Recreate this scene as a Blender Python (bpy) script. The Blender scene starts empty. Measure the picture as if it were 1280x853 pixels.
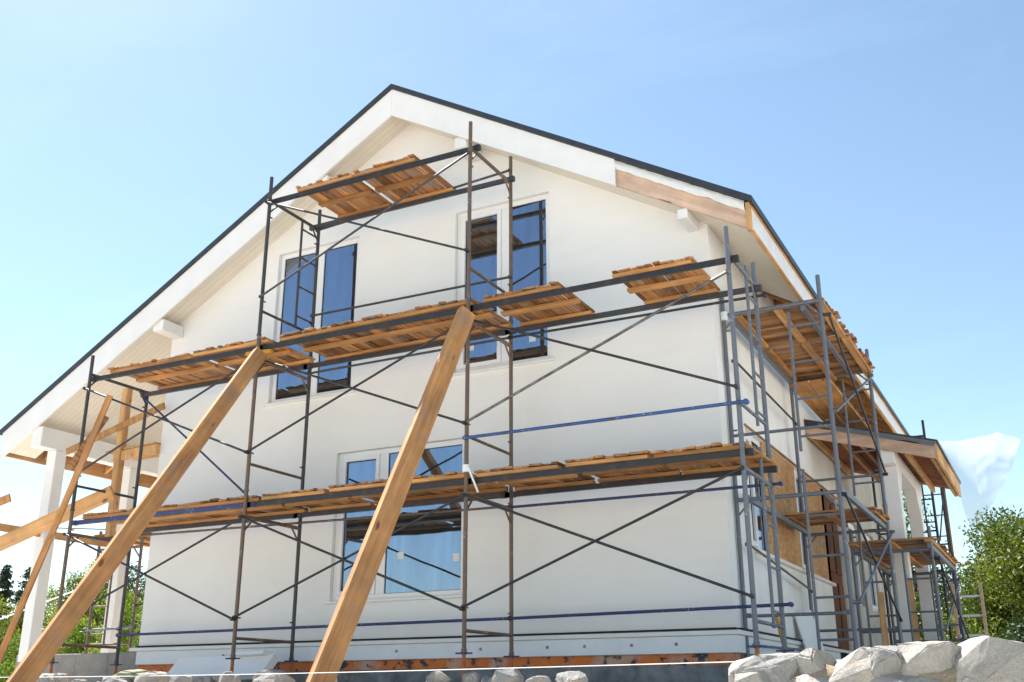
import bpy, bmesh, math, random
import numpy as np
from mathutils import Vector, Matrix, noise
from math import sin, cos, radians, pi, floor, sqrt

random.seed(7); np.random.seed(7)
scene = bpy.context.scene
COL = scene.collection
ORI = {}

# ------------------------------------------------------------------ helpers
def V(*a): return Vector(a)

class MB:
    """collects shapes; build() links them as ONE mesh object"""
    def __init__(s):
        s.v = []; s.f = []; s.sm = []; s.mi = []; s.rn = []; s.cur = 0
    def add(s, verts, faces, smooth=False, rnd=None):
        b = len(s.v); r = random.random() if rnd is None else rnd
        s.v += [tuple(p) for p in verts]; s.rn += [r]*len(verts)
        for f in faces:
            s.f.append([b+i for i in f]); s.sm.append(smooth); s.mi.append(s.cur)
        return s
    def tube(s, a, b, r, r2=None, n=10, caps=True):
        a = Vector(a); b = Vector(b); d = (b-a).normalized(); r2 = r if r2 is None else r2
        u = d.orthogonal().normalized(); w = d.cross(u)
        vs = []
        for p, q in ((a, r), (b, r2)):
            for i in range(n):
                t = 2*pi*i/n; vs.append(p+u*cos(t)*q+w*sin(t)*q)
        s.add(vs, [(i, (i+1) % n, n+(i+1) % n, n+i) for i in range(n)], True)
        if caps: s.add(vs, [tuple(range(n))[::-1], tuple(range(n, 2*n))], False)
        return s
    def path(s, pts, r, n=8):
        pts = [Vector(p) for p in pts]
        for a, b in zip(pts, pts[1:]): s.tube(a, b, r, n=n)
        return s
    def obox(s, c, ax, ay, az, ch=0.0, rnd=None):
        """box of half-axes ax, ay, az round c; ch = chamfer width"""
        c = Vector(c); A = [Vector(ax), Vector(ay), Vector(az)]
        if ch <= 0:
            vs = [c+A[0]*i+A[1]*j+A[2]*k for i in (-1, 1) for j in (-1, 1) for k in (-1, 1)]
            return s.add(vs, [(0, 1, 3, 2), (4, 6, 7, 5), (0, 4, 5, 1), (2, 3, 7, 6), (0, 2, 6, 4), (1, 5, 7, 3)], False, rnd)
        L = [a.length for a in A]; U = [a.normalized() for a in A]
        ch = min(ch, 0.45*min(L))
        vs = []; idx = {}
        for i in (-1, 1):
            for j in (-1, 1):
                for k in (-1, 1):
                    sg = (i, j, k)
                    for axn in range(3):          # the vertex of this corner lying on the face of axis axn
                        p = c.copy()
                        for m in range(3):
                            p += U[m]*sg[m]*(L[m] if m == axn else L[m]-ch)
                        idx[(sg, axn)] = len(vs); vs.append(p)
        F = []
        for axn in range(3):
            o = [m for m in range(3) if m != axn]
            for sg in (-1, 1):
                q = []
                for (x, y) in ((-1, -1), (1, -1), (1, 1), (-1, 1)):
                    t = [0, 0, 0]; t[axn] = sg; t[o[0]] = x; t[o[1]] = y
                    q.append(idx[(tuple(t), axn)])
                F.append(q)
        for e in range(3):                         # edges along axis e
            o = [m for m in range(3) if m != e]
            for x in (-1, 1):
                for y in (-1, 1):
                    t0 = [0, 0, 0]; t1 = [0, 0, 0]
                    t0[o[0]] = t1[o[0]] = x; t0[o[1]] = t1[o[1]] = y; t0[e] = -1; t1[e] = 1
                    F.append([idx[(tuple(t0), o[0])], idx[(tuple(t1), o[0])], idx[(tuple(t1), o[1])], idx[(tuple(t0), o[1])]])
        for i in (-1, 1):
            for j in (-1, 1):
                for k in (-1, 1):
                    F.append([idx[((i, j, k), 0)], idx[((i, j, k), 1)], idx[((i, j, k), 2)]])
        return s.add(vs, F, False, rnd)
    def box(s, x0, x1, y0, y1, z0, z1, ch=0.0, rnd=None):
        return s.obox(((x0+x1)/2, (y0+y1)/2, (z0+z1)/2), ((x1-x0)/2, 0, 0), (0, (y1-y0)/2, 0), (0, 0, (z1-z0)/2), ch, rnd)
    def bar(s, a, b, w, h, up=(0, 0, 1), ch=0.0, rnd=None):
        """rectangular bar from a to b; w across, h along up"""
        a = Vector(a); b = Vector(b); d = b-a; u = Vector(up)
        side = d.cross(u).normalized(); u2 = side.cross(d).normalized()
        return s.obox((a+b)/2, d/2, side*w/2, u2*h/2, ch, rnd)
    def quad(s, a, b, c, d, rnd=None): return s.add([a, b, c, d], [(0, 1, 2, 3)], False, rnd)
    def prism(s, poly, ext):
        """polygon (list of 3d points) pushed along the vector ext"""
        n = len(poly); P = [Vector(p) for p in poly]; e = Vector(ext)
        vs = P+[p+e for p in P]
        F = [tuple(range(n)), tuple(range(n, 2*n))[::-1]]+[(i, n+i, n+(i+1) % n, (i+1) % n) for i in range(n)]
        return s.add(vs, F)
    def build(s, name, mats, parent=None, origin=None, recalc=True):
        if not isinstance(mats, (list, tuple)): mats = [mats]
        arr = np.array(s.v, dtype=float)
        if origin is None:
            lo = arr.min(0); hi = arr.max(0); origin = ((lo[0]+hi[0])/2, (lo[1]+hi[1])/2, lo[2])
        o = np.array(origin, float)
        me = bpy.data.meshes.new(name); me.from_pydata((arr-o).tolist(), [], s.f)
        for m in mats: me.materials.append(m)
        me.polygons.foreach_set('use_smooth', s.sm)
        me.polygons.foreach_set('material_index', s.mi)
        at = me.attributes.new('rnd', 'FLOAT', 'POINT'); at.data.foreach_set('value', s.rn)
        if recalc:
            bm = bmesh.new(); bm.from_mesh(me); bmesh.ops.recalc_face_normals(bm, faces=bm.faces); bm.to_mesh(me); bm.free()
        ob = bpy.data.objects.new(name, me)
        return link(ob, Vector(o), parent)

def link(ob, o, parent=None):
    COL.objects.link(ob); ORI[ob] = Vector(o)
    if parent is not None:
        ob.parent = parent; ob.location = Vector(o)-ORI[parent]
    else: ob.location = o
    return ob

def tag(o, label, cat, group=None):
    o['label'] = label; o['category'] = cat
    if group: o['group'] = group
    return o

def thing(name, loc, label, cat, group=None):
    o = bpy.data.objects.new(name, None); o.empty_display_size = 0.2
    link(o, Vector(loc)); return tag(o, label, cat, group)

# ------------------------------------------------------------------ materials
def nmat(name):
    m = bpy.data.materials.new(name); m.use_nodes = True
    nt = m.node_tree; b = nt.nodes['Principled BSDF']
    return m, nt, b
def N(nt, t, **k):
    n = nt.nodes.new(t)
    for a, v in k.items():
        if a.startswith('i_'):
            n.inputs[a[2:].replace('_', ' ')].default_value = v
        else: setattr(n, a, v)
    return n
def ramp(nt, stops, interp='LINEAR'):
    r = nt.nodes.new('ShaderNodeValToRGB'); r.color_ramp.interpolation = interp
    el = r.color_ramp.elements
    while len(el) < len(stops): el.new(0.5)
    for e, (p, c) in zip(el, stops):
        e.position = p; e.color = (*c, 1) if len(c) == 3 else c
    return r
def coords(nt, scale=(1, 1, 1), kind='Object'):
    tc = N(nt, 'ShaderNodeTexCoord'); mp = N(nt, 'ShaderNodeMapping')
    mp.inputs['Scale'].default_value = scale
    nt.links.new(tc.outputs[kind], mp.inputs['Vector']); return mp.outputs['Vector']
def noise_n(nt, vec, scale, detail=4, rough=0.55):
    n = N(nt, 'ShaderNodeTexNoise'); n.inputs['Scale'].default_value = scale
    n.inputs['Detail'].default_value = detail; n.inputs['Roughness'].default_value = rough
    if vec is not None: nt.links.new(vec, n.inputs['Vector'])
    return n
def mixc(nt, fac, a, b, mode='MIX'):
    m = N(nt, 'ShaderNodeMix', data_type='RGBA', blend_type=mode)
    for sock, val in ((m.inputs[0], fac), (m.inputs[6], a), (m.inputs[7], b)):
        if hasattr(val, 'links') or hasattr(val, 'is_linked'): nt.links.new(val, sock)
        else: sock.default_value = (*val, 1) if isinstance(val, tuple) and len(val) == 3 else val
    return m.outputs[2]
def bump(nt, b, h, strength=0.3, dist=0.01):
    n = N(nt, 'ShaderNodeBump'); n.inputs['Strength'].default_value = strength; n.inputs['Distance'].default_value = dist
    nt.links.new(h, n.inputs['Height']); nt.links.new(n.outputs[0], b.inputs['Normal'])

def m_stucco(name, col, dirt, scale=1.0, bumpy=0.25, rough=0.85):
    m, nt, b = nmat(name)
    v = coords(nt)
    n1 = noise_n(nt, v, 0.9*scale, 6, 0.6); n2 = noise_n(nt, v, 60, 3)
    r = ramp(nt, [(0.3, dirt), (0.62, col)]); nt.links.new(n1.outputs[0], r.inputs[0])
    v2 = coords(nt, (0.5, 0.5, 2.2)); n3 = noise_n(nt, v2, 2.6, 7, 0.7); n3.inputs['Distortion'].default_value = 0.8
    r3 = ramp(nt, [(0.34, (0.98, 0.978, 0.975)), (0.5, (1, 1, 1)), (0.68, (1.01, 1.01, 1.01))]); nt.links.new(n3.outputs[0], r3.inputs[0])
    n4 = noise_n(nt, v, 11, 4, 0.7); r4 = ramp(nt, [(0.69, (1, 1, 1)), (0.76, (0.93, 0.92, 0.90))]); nt.links.new(n4.outputs[0], r4.inputs[0])
    cc = mixc(nt, 1.0, mixc(nt, 1.0, r.outputs[0], r3.outputs[0], 'MULTIPLY'), r4.outputs[0], 'MULTIPLY')
    nt.links.new(cc, b.inputs['Base Color']); b.inputs['Roughness'].default_value = rough
    sm_ = N(nt, 'ShaderNodeMath', operation='MULTIPLY_ADD'); sm_.inputs[1].default_value = 0.5; nt.links.new(n3.outputs[0], sm_.inputs[0]); nt.links.new(n2.outputs[0], sm_.inputs[2])
    bump(nt, b, sm_.outputs[0], bumpy, 0.006)
    return m

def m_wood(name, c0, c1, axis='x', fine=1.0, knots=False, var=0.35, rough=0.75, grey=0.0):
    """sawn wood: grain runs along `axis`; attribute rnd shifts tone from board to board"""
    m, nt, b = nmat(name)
    sc = {'x': (1.2, 22, 22), 'y': (22, 1.2, 22), 'z': (22, 22, 1.2)}[axis]
    at = N(nt, 'ShaderNodeAttribute', attribute_name='rnd')
    tc = N(nt, 'ShaderNodeTexCoord')
    off = N(nt, 'ShaderNodeVectorMath', operation='MULTIPLY_ADD')
    cmb = N(nt, 'ShaderNodeCombineXYZ')
    for i in range(3): nt.links.new(at.outputs['Fac'], cmb.inputs[i])
    off.inputs[1].default_value = (37, 23, 31)
    nt.links.new(cmb.outputs[0], off.inputs[0]); nt.links.new(tc.outputs['Object'], off.inputs[2])
    mp = N(nt, 'ShaderNodeMapping'); mp.inputs['Scale'].default_value = tuple(x*fine for x in sc)
    nt.links.new(off.outputs[0], mp.inputs[0])
    n1 = noise_n(nt, mp.outputs[0], 1.0, 5, 0.62)
    r = ramp(nt, [(0.32, c0), (0.7, c1)]); nt.links.new(n1.outputs[0], r.inputs[0])
    col = r.outputs[0]
    # big soft patches
    n3 = noise_n(nt, off.outputs[0], 2.3, 3); r3 = ramp(nt, [(0.3, (0.72, 0.72, 0.74)), (0.65, (1.1, 1.06, 1.0))])
    nt.links.new(n3.outputs[0], r3.inputs[0]); col = mixc(nt, 1.0, col, r3.outputs[0], 'MULTIPLY')
    # board to board tone
    r2 = ramp(nt, [(0.0, (1-var, 1-var*1.1, 1-var*1.2)), (0.5, (1, 1, 1)), (1.0, (1+var*0.5, 1+var*0.55, 1+var*0.6))])
    nt.links.new(at.outputs['Fac'], r2.inputs[0]); col = mixc(nt, 1.0, col, r2.outputs[0], 'MULTIPLY')
    if grey > 0:
        n4 = noise_n(nt, off.outputs[0], 3.1, 4); r4 = ramp(nt, [(0.5, (0, 0, 0)), (0.68, (1, 1, 1))])
        nt.links.new(n4.outputs[0], r4.inputs[0])
        g = N(nt, 'ShaderNodeMath', operation='MULTIPLY'); g.inputs[1].default_value = grey
        nt.links.new(r4.outputs[0], g.inputs[0])
        col = mixc(nt, g.outputs[0], col, (0.27, 0.22, 0.18))
    if knots:
        ks = {'x': (1.3, 6, 6), 'y': (6, 1.3, 6), 'z': (7, 7, 2.3)}[axis]
        mk = N(nt, 'ShaderNodeMapping'); mk.inputs['Scale'].default_value = ks
        nd = noise_n(nt, off.outputs[0], 4, 2)
        ad = N(nt, 'ShaderNodeVectorMath', operation='MULTIPLY_ADD'); ad.inputs[1].default_value = (0.08, 0.08, 0.08)
        nt.links.new(nd.outputs['Color'], ad.inputs[0]); nt.links.new(off.outputs[0], ad.inputs[2])
        nt.links.new(ad.outputs[0], mk.inputs[0])
        vo = N(nt, 'ShaderNodeTexVoronoi'); vo.inputs['Scale'].default_value = 1.0; nt.links.new(mk.outputs[0], vo.inputs['Vector'])
        rk = ramp(nt, [(0.0, (1, 1, 1)), (0.09, (0.85, 0.85, 0.85)), (0.17, (0, 0, 0))]); nt.links.new(vo.outputs['Distance'], rk.inputs[0])
        col = mixc(nt, rk.outputs[0], col, (0.17, 0.062, 0.028))
    nt.links.new(col, b.inputs['Base Color']); b.inputs['Roughness'].default_value = rough
    b.inputs['Specular IOR Level'].default_value = 0.25
    bump(nt, b, n1.outputs[0], 0.35, 0.004)
    return m

def m_osb(name):
    m, nt, b = nmat(name)
    v = coords(nt, (1, 1, 1))
    n0 = noise_n(nt, v, 6, 2)
    ad = N(nt, 'ShaderNodeVectorMath', operation='MULTIPLY_ADD'); ad.inputs[1].default_value = (0.06, 0.06, 0.06)
    nt.links.new(n0.outputs['Color'], ad.inputs[0]); nt.links.new(v, ad.inputs[2])
    vo = N(nt, 'ShaderNodeTexVoronoi'); vo.inputs['Scale'].default_value = 26; nt.links.new(ad.outputs[0], vo.inputs['Vector'])
    r = ramp(nt, [(0.0, (0.36, 0.17, 0.06)), (0.5, (0.52, 0.28, 0.11)), (1.0, (0.66, 0.4, 0.18))])
    nt.links.new(vo.outputs['Color'], r.inputs[0])
    n2 = noise_n(nt, v, 1.7, 4); r2 = ramp(nt, [(0.3, (0.75, 0.72, 0.7)), (0.65, (1.05, 1.05, 1.0))]); nt.links.new(n2.outputs[0], r2.inputs[0])
    nt.links.new(mixc(nt, 1.0, r.outputs[0], r2.outputs[0], 'MULTIPLY'), b.inputs['Base Color'])
    b.inputs['Roughness'].default_value = 0.7; bump(nt, b, vo.outputs['Distance'], 0.2, 0.003)
    return m

def m_steel(name, base, rust, rustamt=0.5, spat=0.62, rough=0.5, metal=0.25):
    m, nt, b = nmat(name)
    v = coords(nt)
    n1 = noise_n(nt, v, 9, 6, 0.65)
    r1 = ramp(nt, [(0.62-rustamt*0.3, (0, 0, 0)), (0.72-rustamt*0.2, (1, 1, 1))]); nt.links.new(n1.outputs[0], r1.inputs[0])
    col = mixc(nt, r1.outputs[0], base, rust)
    n2 = noise_n(nt, v, 42, 3); n3 = noise_n(nt, v, 3.1, 2)
    mu = N(nt, 'ShaderNodeMath', operation='MULTIPLY'); nt.links.new(n2.outputs[0], mu.inputs[0])
    ad = N(nt, 'ShaderNodeMath', operation='ADD'); ad.inputs[1].default_value = 0.5; nt.links.new(n3.outputs[0], ad.inputs[0])
    nt.links.new(ad.outputs[0], mu.inputs[1])
    r2 = ramp(nt, [(spat+0.06, (0, 0, 0)), (spat+0.12, (0.55, 0.55, 0.55))]); nt.links.new(mu.outputs[0], r2.inputs[0])
    col = mixc(nt, r2.outputs[0], col, (0.55, 0.53, 0.5))          # dried plaster spatter
    nt.links.new(col, b.inputs['Base Color'])
    b.inputs['Roughness'].default_value = rough; b.inputs['Metallic'].default_value = metal
    bump(nt, b, n1.outputs[0], 0.2, 0.002)
    return m

def m_plain(name, col, rough=0.6, var=0.15, scale=5, metal=0.0, spec=0.4):
    m, nt, b = nmat(name)
    v = coords(nt); n1 = noise_n(nt, v, scale, 5, 0.6)
    r = ramp(nt, [(0.3, tuple(c*(1-var) for c in col)), (0.7, tuple(min(1, c*(1+var*0.6)) for c in col))])
    nt.links.new(n1.outputs[0], r.inputs[0]); nt.links.new(r.outputs[0], b.inputs['Base Color'])
    b.inputs['Roughness'].default_value = rough; b.inputs['Metallic'].default_value = metal; b.inputs['Specular IOR Level'].default_value = spec
    bump(nt, b, n1.outputs[0], 0.1, 0.003)
    return m

def m_soffit(name):
    """white lining boards running down the slope: joints every 10 cm along the house's length"""
    m, nt, b = nmat(name)
    v = coords(nt); sp = N(nt, 'ShaderNodeSeparateXYZ'); nt.links.new(v, sp.inputs[0])
    a = N(nt, 'ShaderNodeMath', operation='MULTIPLY'); a.inputs[1].default_value = 1/0.096; nt.links.new(sp.outputs[1], a.inputs[0])
    fr = N(nt, 'ShaderNodeMath', operation='FRACT'); nt.links.new(a.outputs[0], fr.inputs[0])
    r = ramp(nt, [(0.0, (0, 0, 0)), (0.05, (0, 0, 0)), (0.1, (1, 1, 1)), (0.95, (1, 1, 1)), (1.0, (0.2, 0.2, 0.2))]); nt.links.new(fr.outputs[0], r.inputs[0])
    n1 = noise_n(nt, v, 1.3, 4); r1 = ramp(nt, [(0.3, (0.70, 0.64, 0.54)), (0.7, (0.80, 0.75, 0.66))]); nt.links.new(n1.outputs[0], r1.inputs[0])
    col = mixc(nt, r.outputs[0], (0.64, 0.57, 0.47), r1.outputs[0])
    nt.links.new(col, b.inputs['Base Color']); b.inputs['Roughness'].default_value = 0.55
    bump(nt, b, r.outputs[0], 0.6, 0.004)
    return m

def m_glass(name, tint=(0.55, 0.69, 0.92), fac=0.95):
    """sun-coated window glass: mirror-like blue reflection over a dark room"""
    m, nt, b = nmat(name); nt.nodes.remove(b); out = nt.nodes['Material Output']
    g = N(nt, 'ShaderNodeBsdfGlossy'); g.inputs['Roughness'].default_value = 0.015; g.inputs['Color'].default_value = (*tint, 1)
    v = coords(nt); n1 = noise_n(nt, v, 0.9, 2)
    bp = N(nt, 'ShaderNodeBump'); bp.inputs['Strength'].default_value = 0.10; bp.inputs['Distance'].default_value = 0.05
    st = noise_n(nt, coords(nt, (9, 9, 0.8)), 1.0, 4); rs_ = ramp(nt, [(0.3, tuple(c*0.86 for c in tint)), (0.7, tuple(min(1, c*1.08) for c in tint))])
    nt.links.new(st.outputs[0], rs_.inputs[0]); nt.links.new(rs_.outputs[0], g.inputs['Color'])
    nt.links.new(n1.outputs[0], bp.inputs['Height']); nt.links.new(bp.outputs[0], g.inputs['Normal'])
    d = N(nt, 'ShaderNodeBsdfDiffuse'); d.inputs['Color'].default_value = (0.045, 0.042, 0.04, 1)
    lw = N(nt, 'ShaderNodeLayerWeight'); lw.inputs['Blend'].default_value = 0.25
    mr = N(nt, 'ShaderNodeMapRange'); mr.inputs['To Min'].default_value = fac*0.5; mr.inputs['To Max'].default_value = 1.0
    nt.links.new(lw.outputs['Fresnel'], mr.inputs['Value'])
    mx = N(nt, 'ShaderNodeMixShader'); nt.links.new(mr.outputs[0], mx.inputs[0]); nt.links.new(d.outputs[0], mx.inputs[1]); nt.links.new(g.outputs[0], mx.inputs[2])
    nt.links.new(mx.outputs[0], out.inputs[0]); return m

def m_leaf(name, c0, c1, c2, trans=0.5):
    m, nt, b = nmat(name); nt.nodes.remove(b); out = nt.nodes['Material Output']
    at = N(nt, 'ShaderNodeAttribute', attribute_name='rnd')
    r = ramp(nt, [(0.0, c0), (0.55, c1), (1.0, c2)]); nt.links.new(at.outputs['Fac'], r.inputs[0])
    d = N(nt, 'ShaderNodeBsdfPrincipled'); d.inputs['Roughness'].default_value = 0.55; d.inputs['Specular IOR Level'].default_value = 0.3
    t = N(nt, 'ShaderNodeBsdfTranslucent')
    nt.links.new(r.outputs[0], d.inputs['Base Color'])
    tc = mixc(nt, 1.0, r.outputs[0], (1.5, 1.5, 0.6), 'MULTIPLY'); nt.links.new(tc, t.inputs['Color'])
    mx = N(nt, 'ShaderNodeMixShader'); mx.inputs[0].default_value = trans
    nt.links.new(d.outputs[0], mx.inputs[1]); nt.links.new(t.outputs[0], mx.inputs[2]); nt.links.new(mx.outputs[0], out.inputs[0])
    return m

def m_stone(name, c0, c1, c2):
    m, nt, b = nmat(name)
    v = coords(nt); at = N(nt, 'ShaderNodeAttribute', attribute_name='rnd')
    n1 = noise_n(nt, v, 4.0, 7, 0.65); n2 = noise_n(nt, v, 55, 6, 0.75); n3 = noise_n(nt, v, 5.0, 5, 0.65)
    r = ramp(nt, [(0.3, c0), (0.65, c1)]); nt.links.new(n1.outputs[0], r.inputs[0])
    r3 = ramp(nt, [(0.52, (0, 0, 0)), (0.68, (0.75, 0.75, 0.75))]); nt.links.new(n3.outputs[0], r3.inputs[0])
    col = mixc(nt, r3.outputs[0], r.outputs[0], c2)
    r2 = ramp(nt, [(0.3, (0.75, 0.75, 0.76)), (0.65, (1.08, 1.07, 1.05))]); nt.links.new(n2.outputs[0], r2.inputs[0])
    col = mixc(nt, 1.0, col, r2.outputs[0], 'MULTIPLY')
    r4 = ramp(nt, [(0, (0.82, 0.82, 0.84)), (1, (1.1, 1.07, 1.02))]); nt.links.new(at.outputs['Fac'], r4.inputs[0])
    col = mixc(nt, 1.0, col, r4.outputs[0], 'MULTIPLY')
    nt.links.new(col, b.inputs['Base Color']); b.inputs['Roughness'].default_value = 0.9; b.inputs['Specular IOR Level'].default_value = 0.2
    ad = N(nt, 'ShaderNodeMath', operation='ADD'); nt.links.new(n1.outputs[0], ad.inputs[0]); nt.links.new(n2.outputs[0], ad.inputs[1])
    bump(nt, b, ad.outputs[0], 1.0, 0.02)
    return m

def m_brick(name):
    """painted masonry strip at the foot of the house: orange primer, bare pink blocks and black bitumen smears"""
    m, nt, b = nmat(name)
    v = coords(nt); n1 = noise_n(nt, v, 1.7, 6, 0.65); n2 = noise_n(nt, v, 6, 5, 0.7)
    r = ramp(nt, [(0.40, (0.52, 0.33, 0.26)), (0.50, (0.62, 0.17, 0.04)), (0.62, (0.66, 0.20, 0.05)), (0.72, (0.55, 0.42, 0.36))]); nt.links.new(n1.outputs[0], r.inputs[0])
    r2 = ramp(nt, [(0.55, (0, 0, 0)), (0.60, (1, 1, 1))]); nt.links.new(n2.outputs[0], r2.inputs[0])
    nt.links.new(mixc(nt, r2.outputs[0], r.outputs[0], (0.05, 0.05, 0.055)), b.inputs['Base Color'])
    b.inputs['Roughness'].default_value = 0.8; bump(nt, b, n2.outputs[0], 0.3, 0.006); return m

def m_ground(name):
    m, nt, b = nmat(name)
    v = coords(nt); n1 = noise_n(nt, v, 0.35, 8, 0.6); n2 = noise_n(nt, v, 9, 6, 0.7)
    r = ramp(nt, [(0.3, (0.52, 0.475, 0.41)), (0.7, (0.64, 0.60, 0.53))]); nt.links.new(n1.outputs[0], r.inputs[0])
    r2 = ramp(nt, [(0.3, (0.75, 0.73, 0.7)), (0.7, (1.1, 1.1, 1.1))]); nt.links.new(n2.outputs[0], r2.inputs[0])
    nt.links.new(mixc(nt, 1.0, r.outputs[0], r2.outputs[0], 'MULTIPLY'), b.inputs['Base Color'])
    b.inputs['Roughness'].default_value = 0.95; b.inputs['Specular IOR Level'].default_value = 0.1; bump(nt, b, n2.outputs[0], 0.6, 0.03); return m

def m_sheet(name):
    m, nt, b = nmat(name); nt.nodes.remove(b); out = nt.nodes['Material Output']
    d = N(nt, 'ShaderNodeBsdfPrincipled'); d.inputs['Base Color'].default_value = (0.62, 0.62, 0.63, 1); d.inputs['Roughness'].default_value = 0.3
    t = N(nt, 'ShaderNodeBsdfTranslucent'); t.inputs['Color'].default_value = (0.62, 0.62, 0.63, 1)
    tr = N(nt, 'ShaderNodeBsdfTransparent'); tr.inputs['Color'].default_value = (0.93, 0.94, 0.95, 1)
    a = N(nt, 'ShaderNodeMixShader'); a.inputs[0].default_value = 0.45; nt.links.new(d.outputs[0], a.inputs[1]); nt.links.new(t.outputs[0], a.inputs[2])
    c = N(nt, 'ShaderNodeMixShader'); c.inputs[0].default_value = 0.62; nt.links.new(a.outputs[0], c.inputs[1]); nt.links.new(tr.outputs[0], c.inputs[2])
    nt.links.new(c.outputs[0], out.inputs[0]); return m

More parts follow.
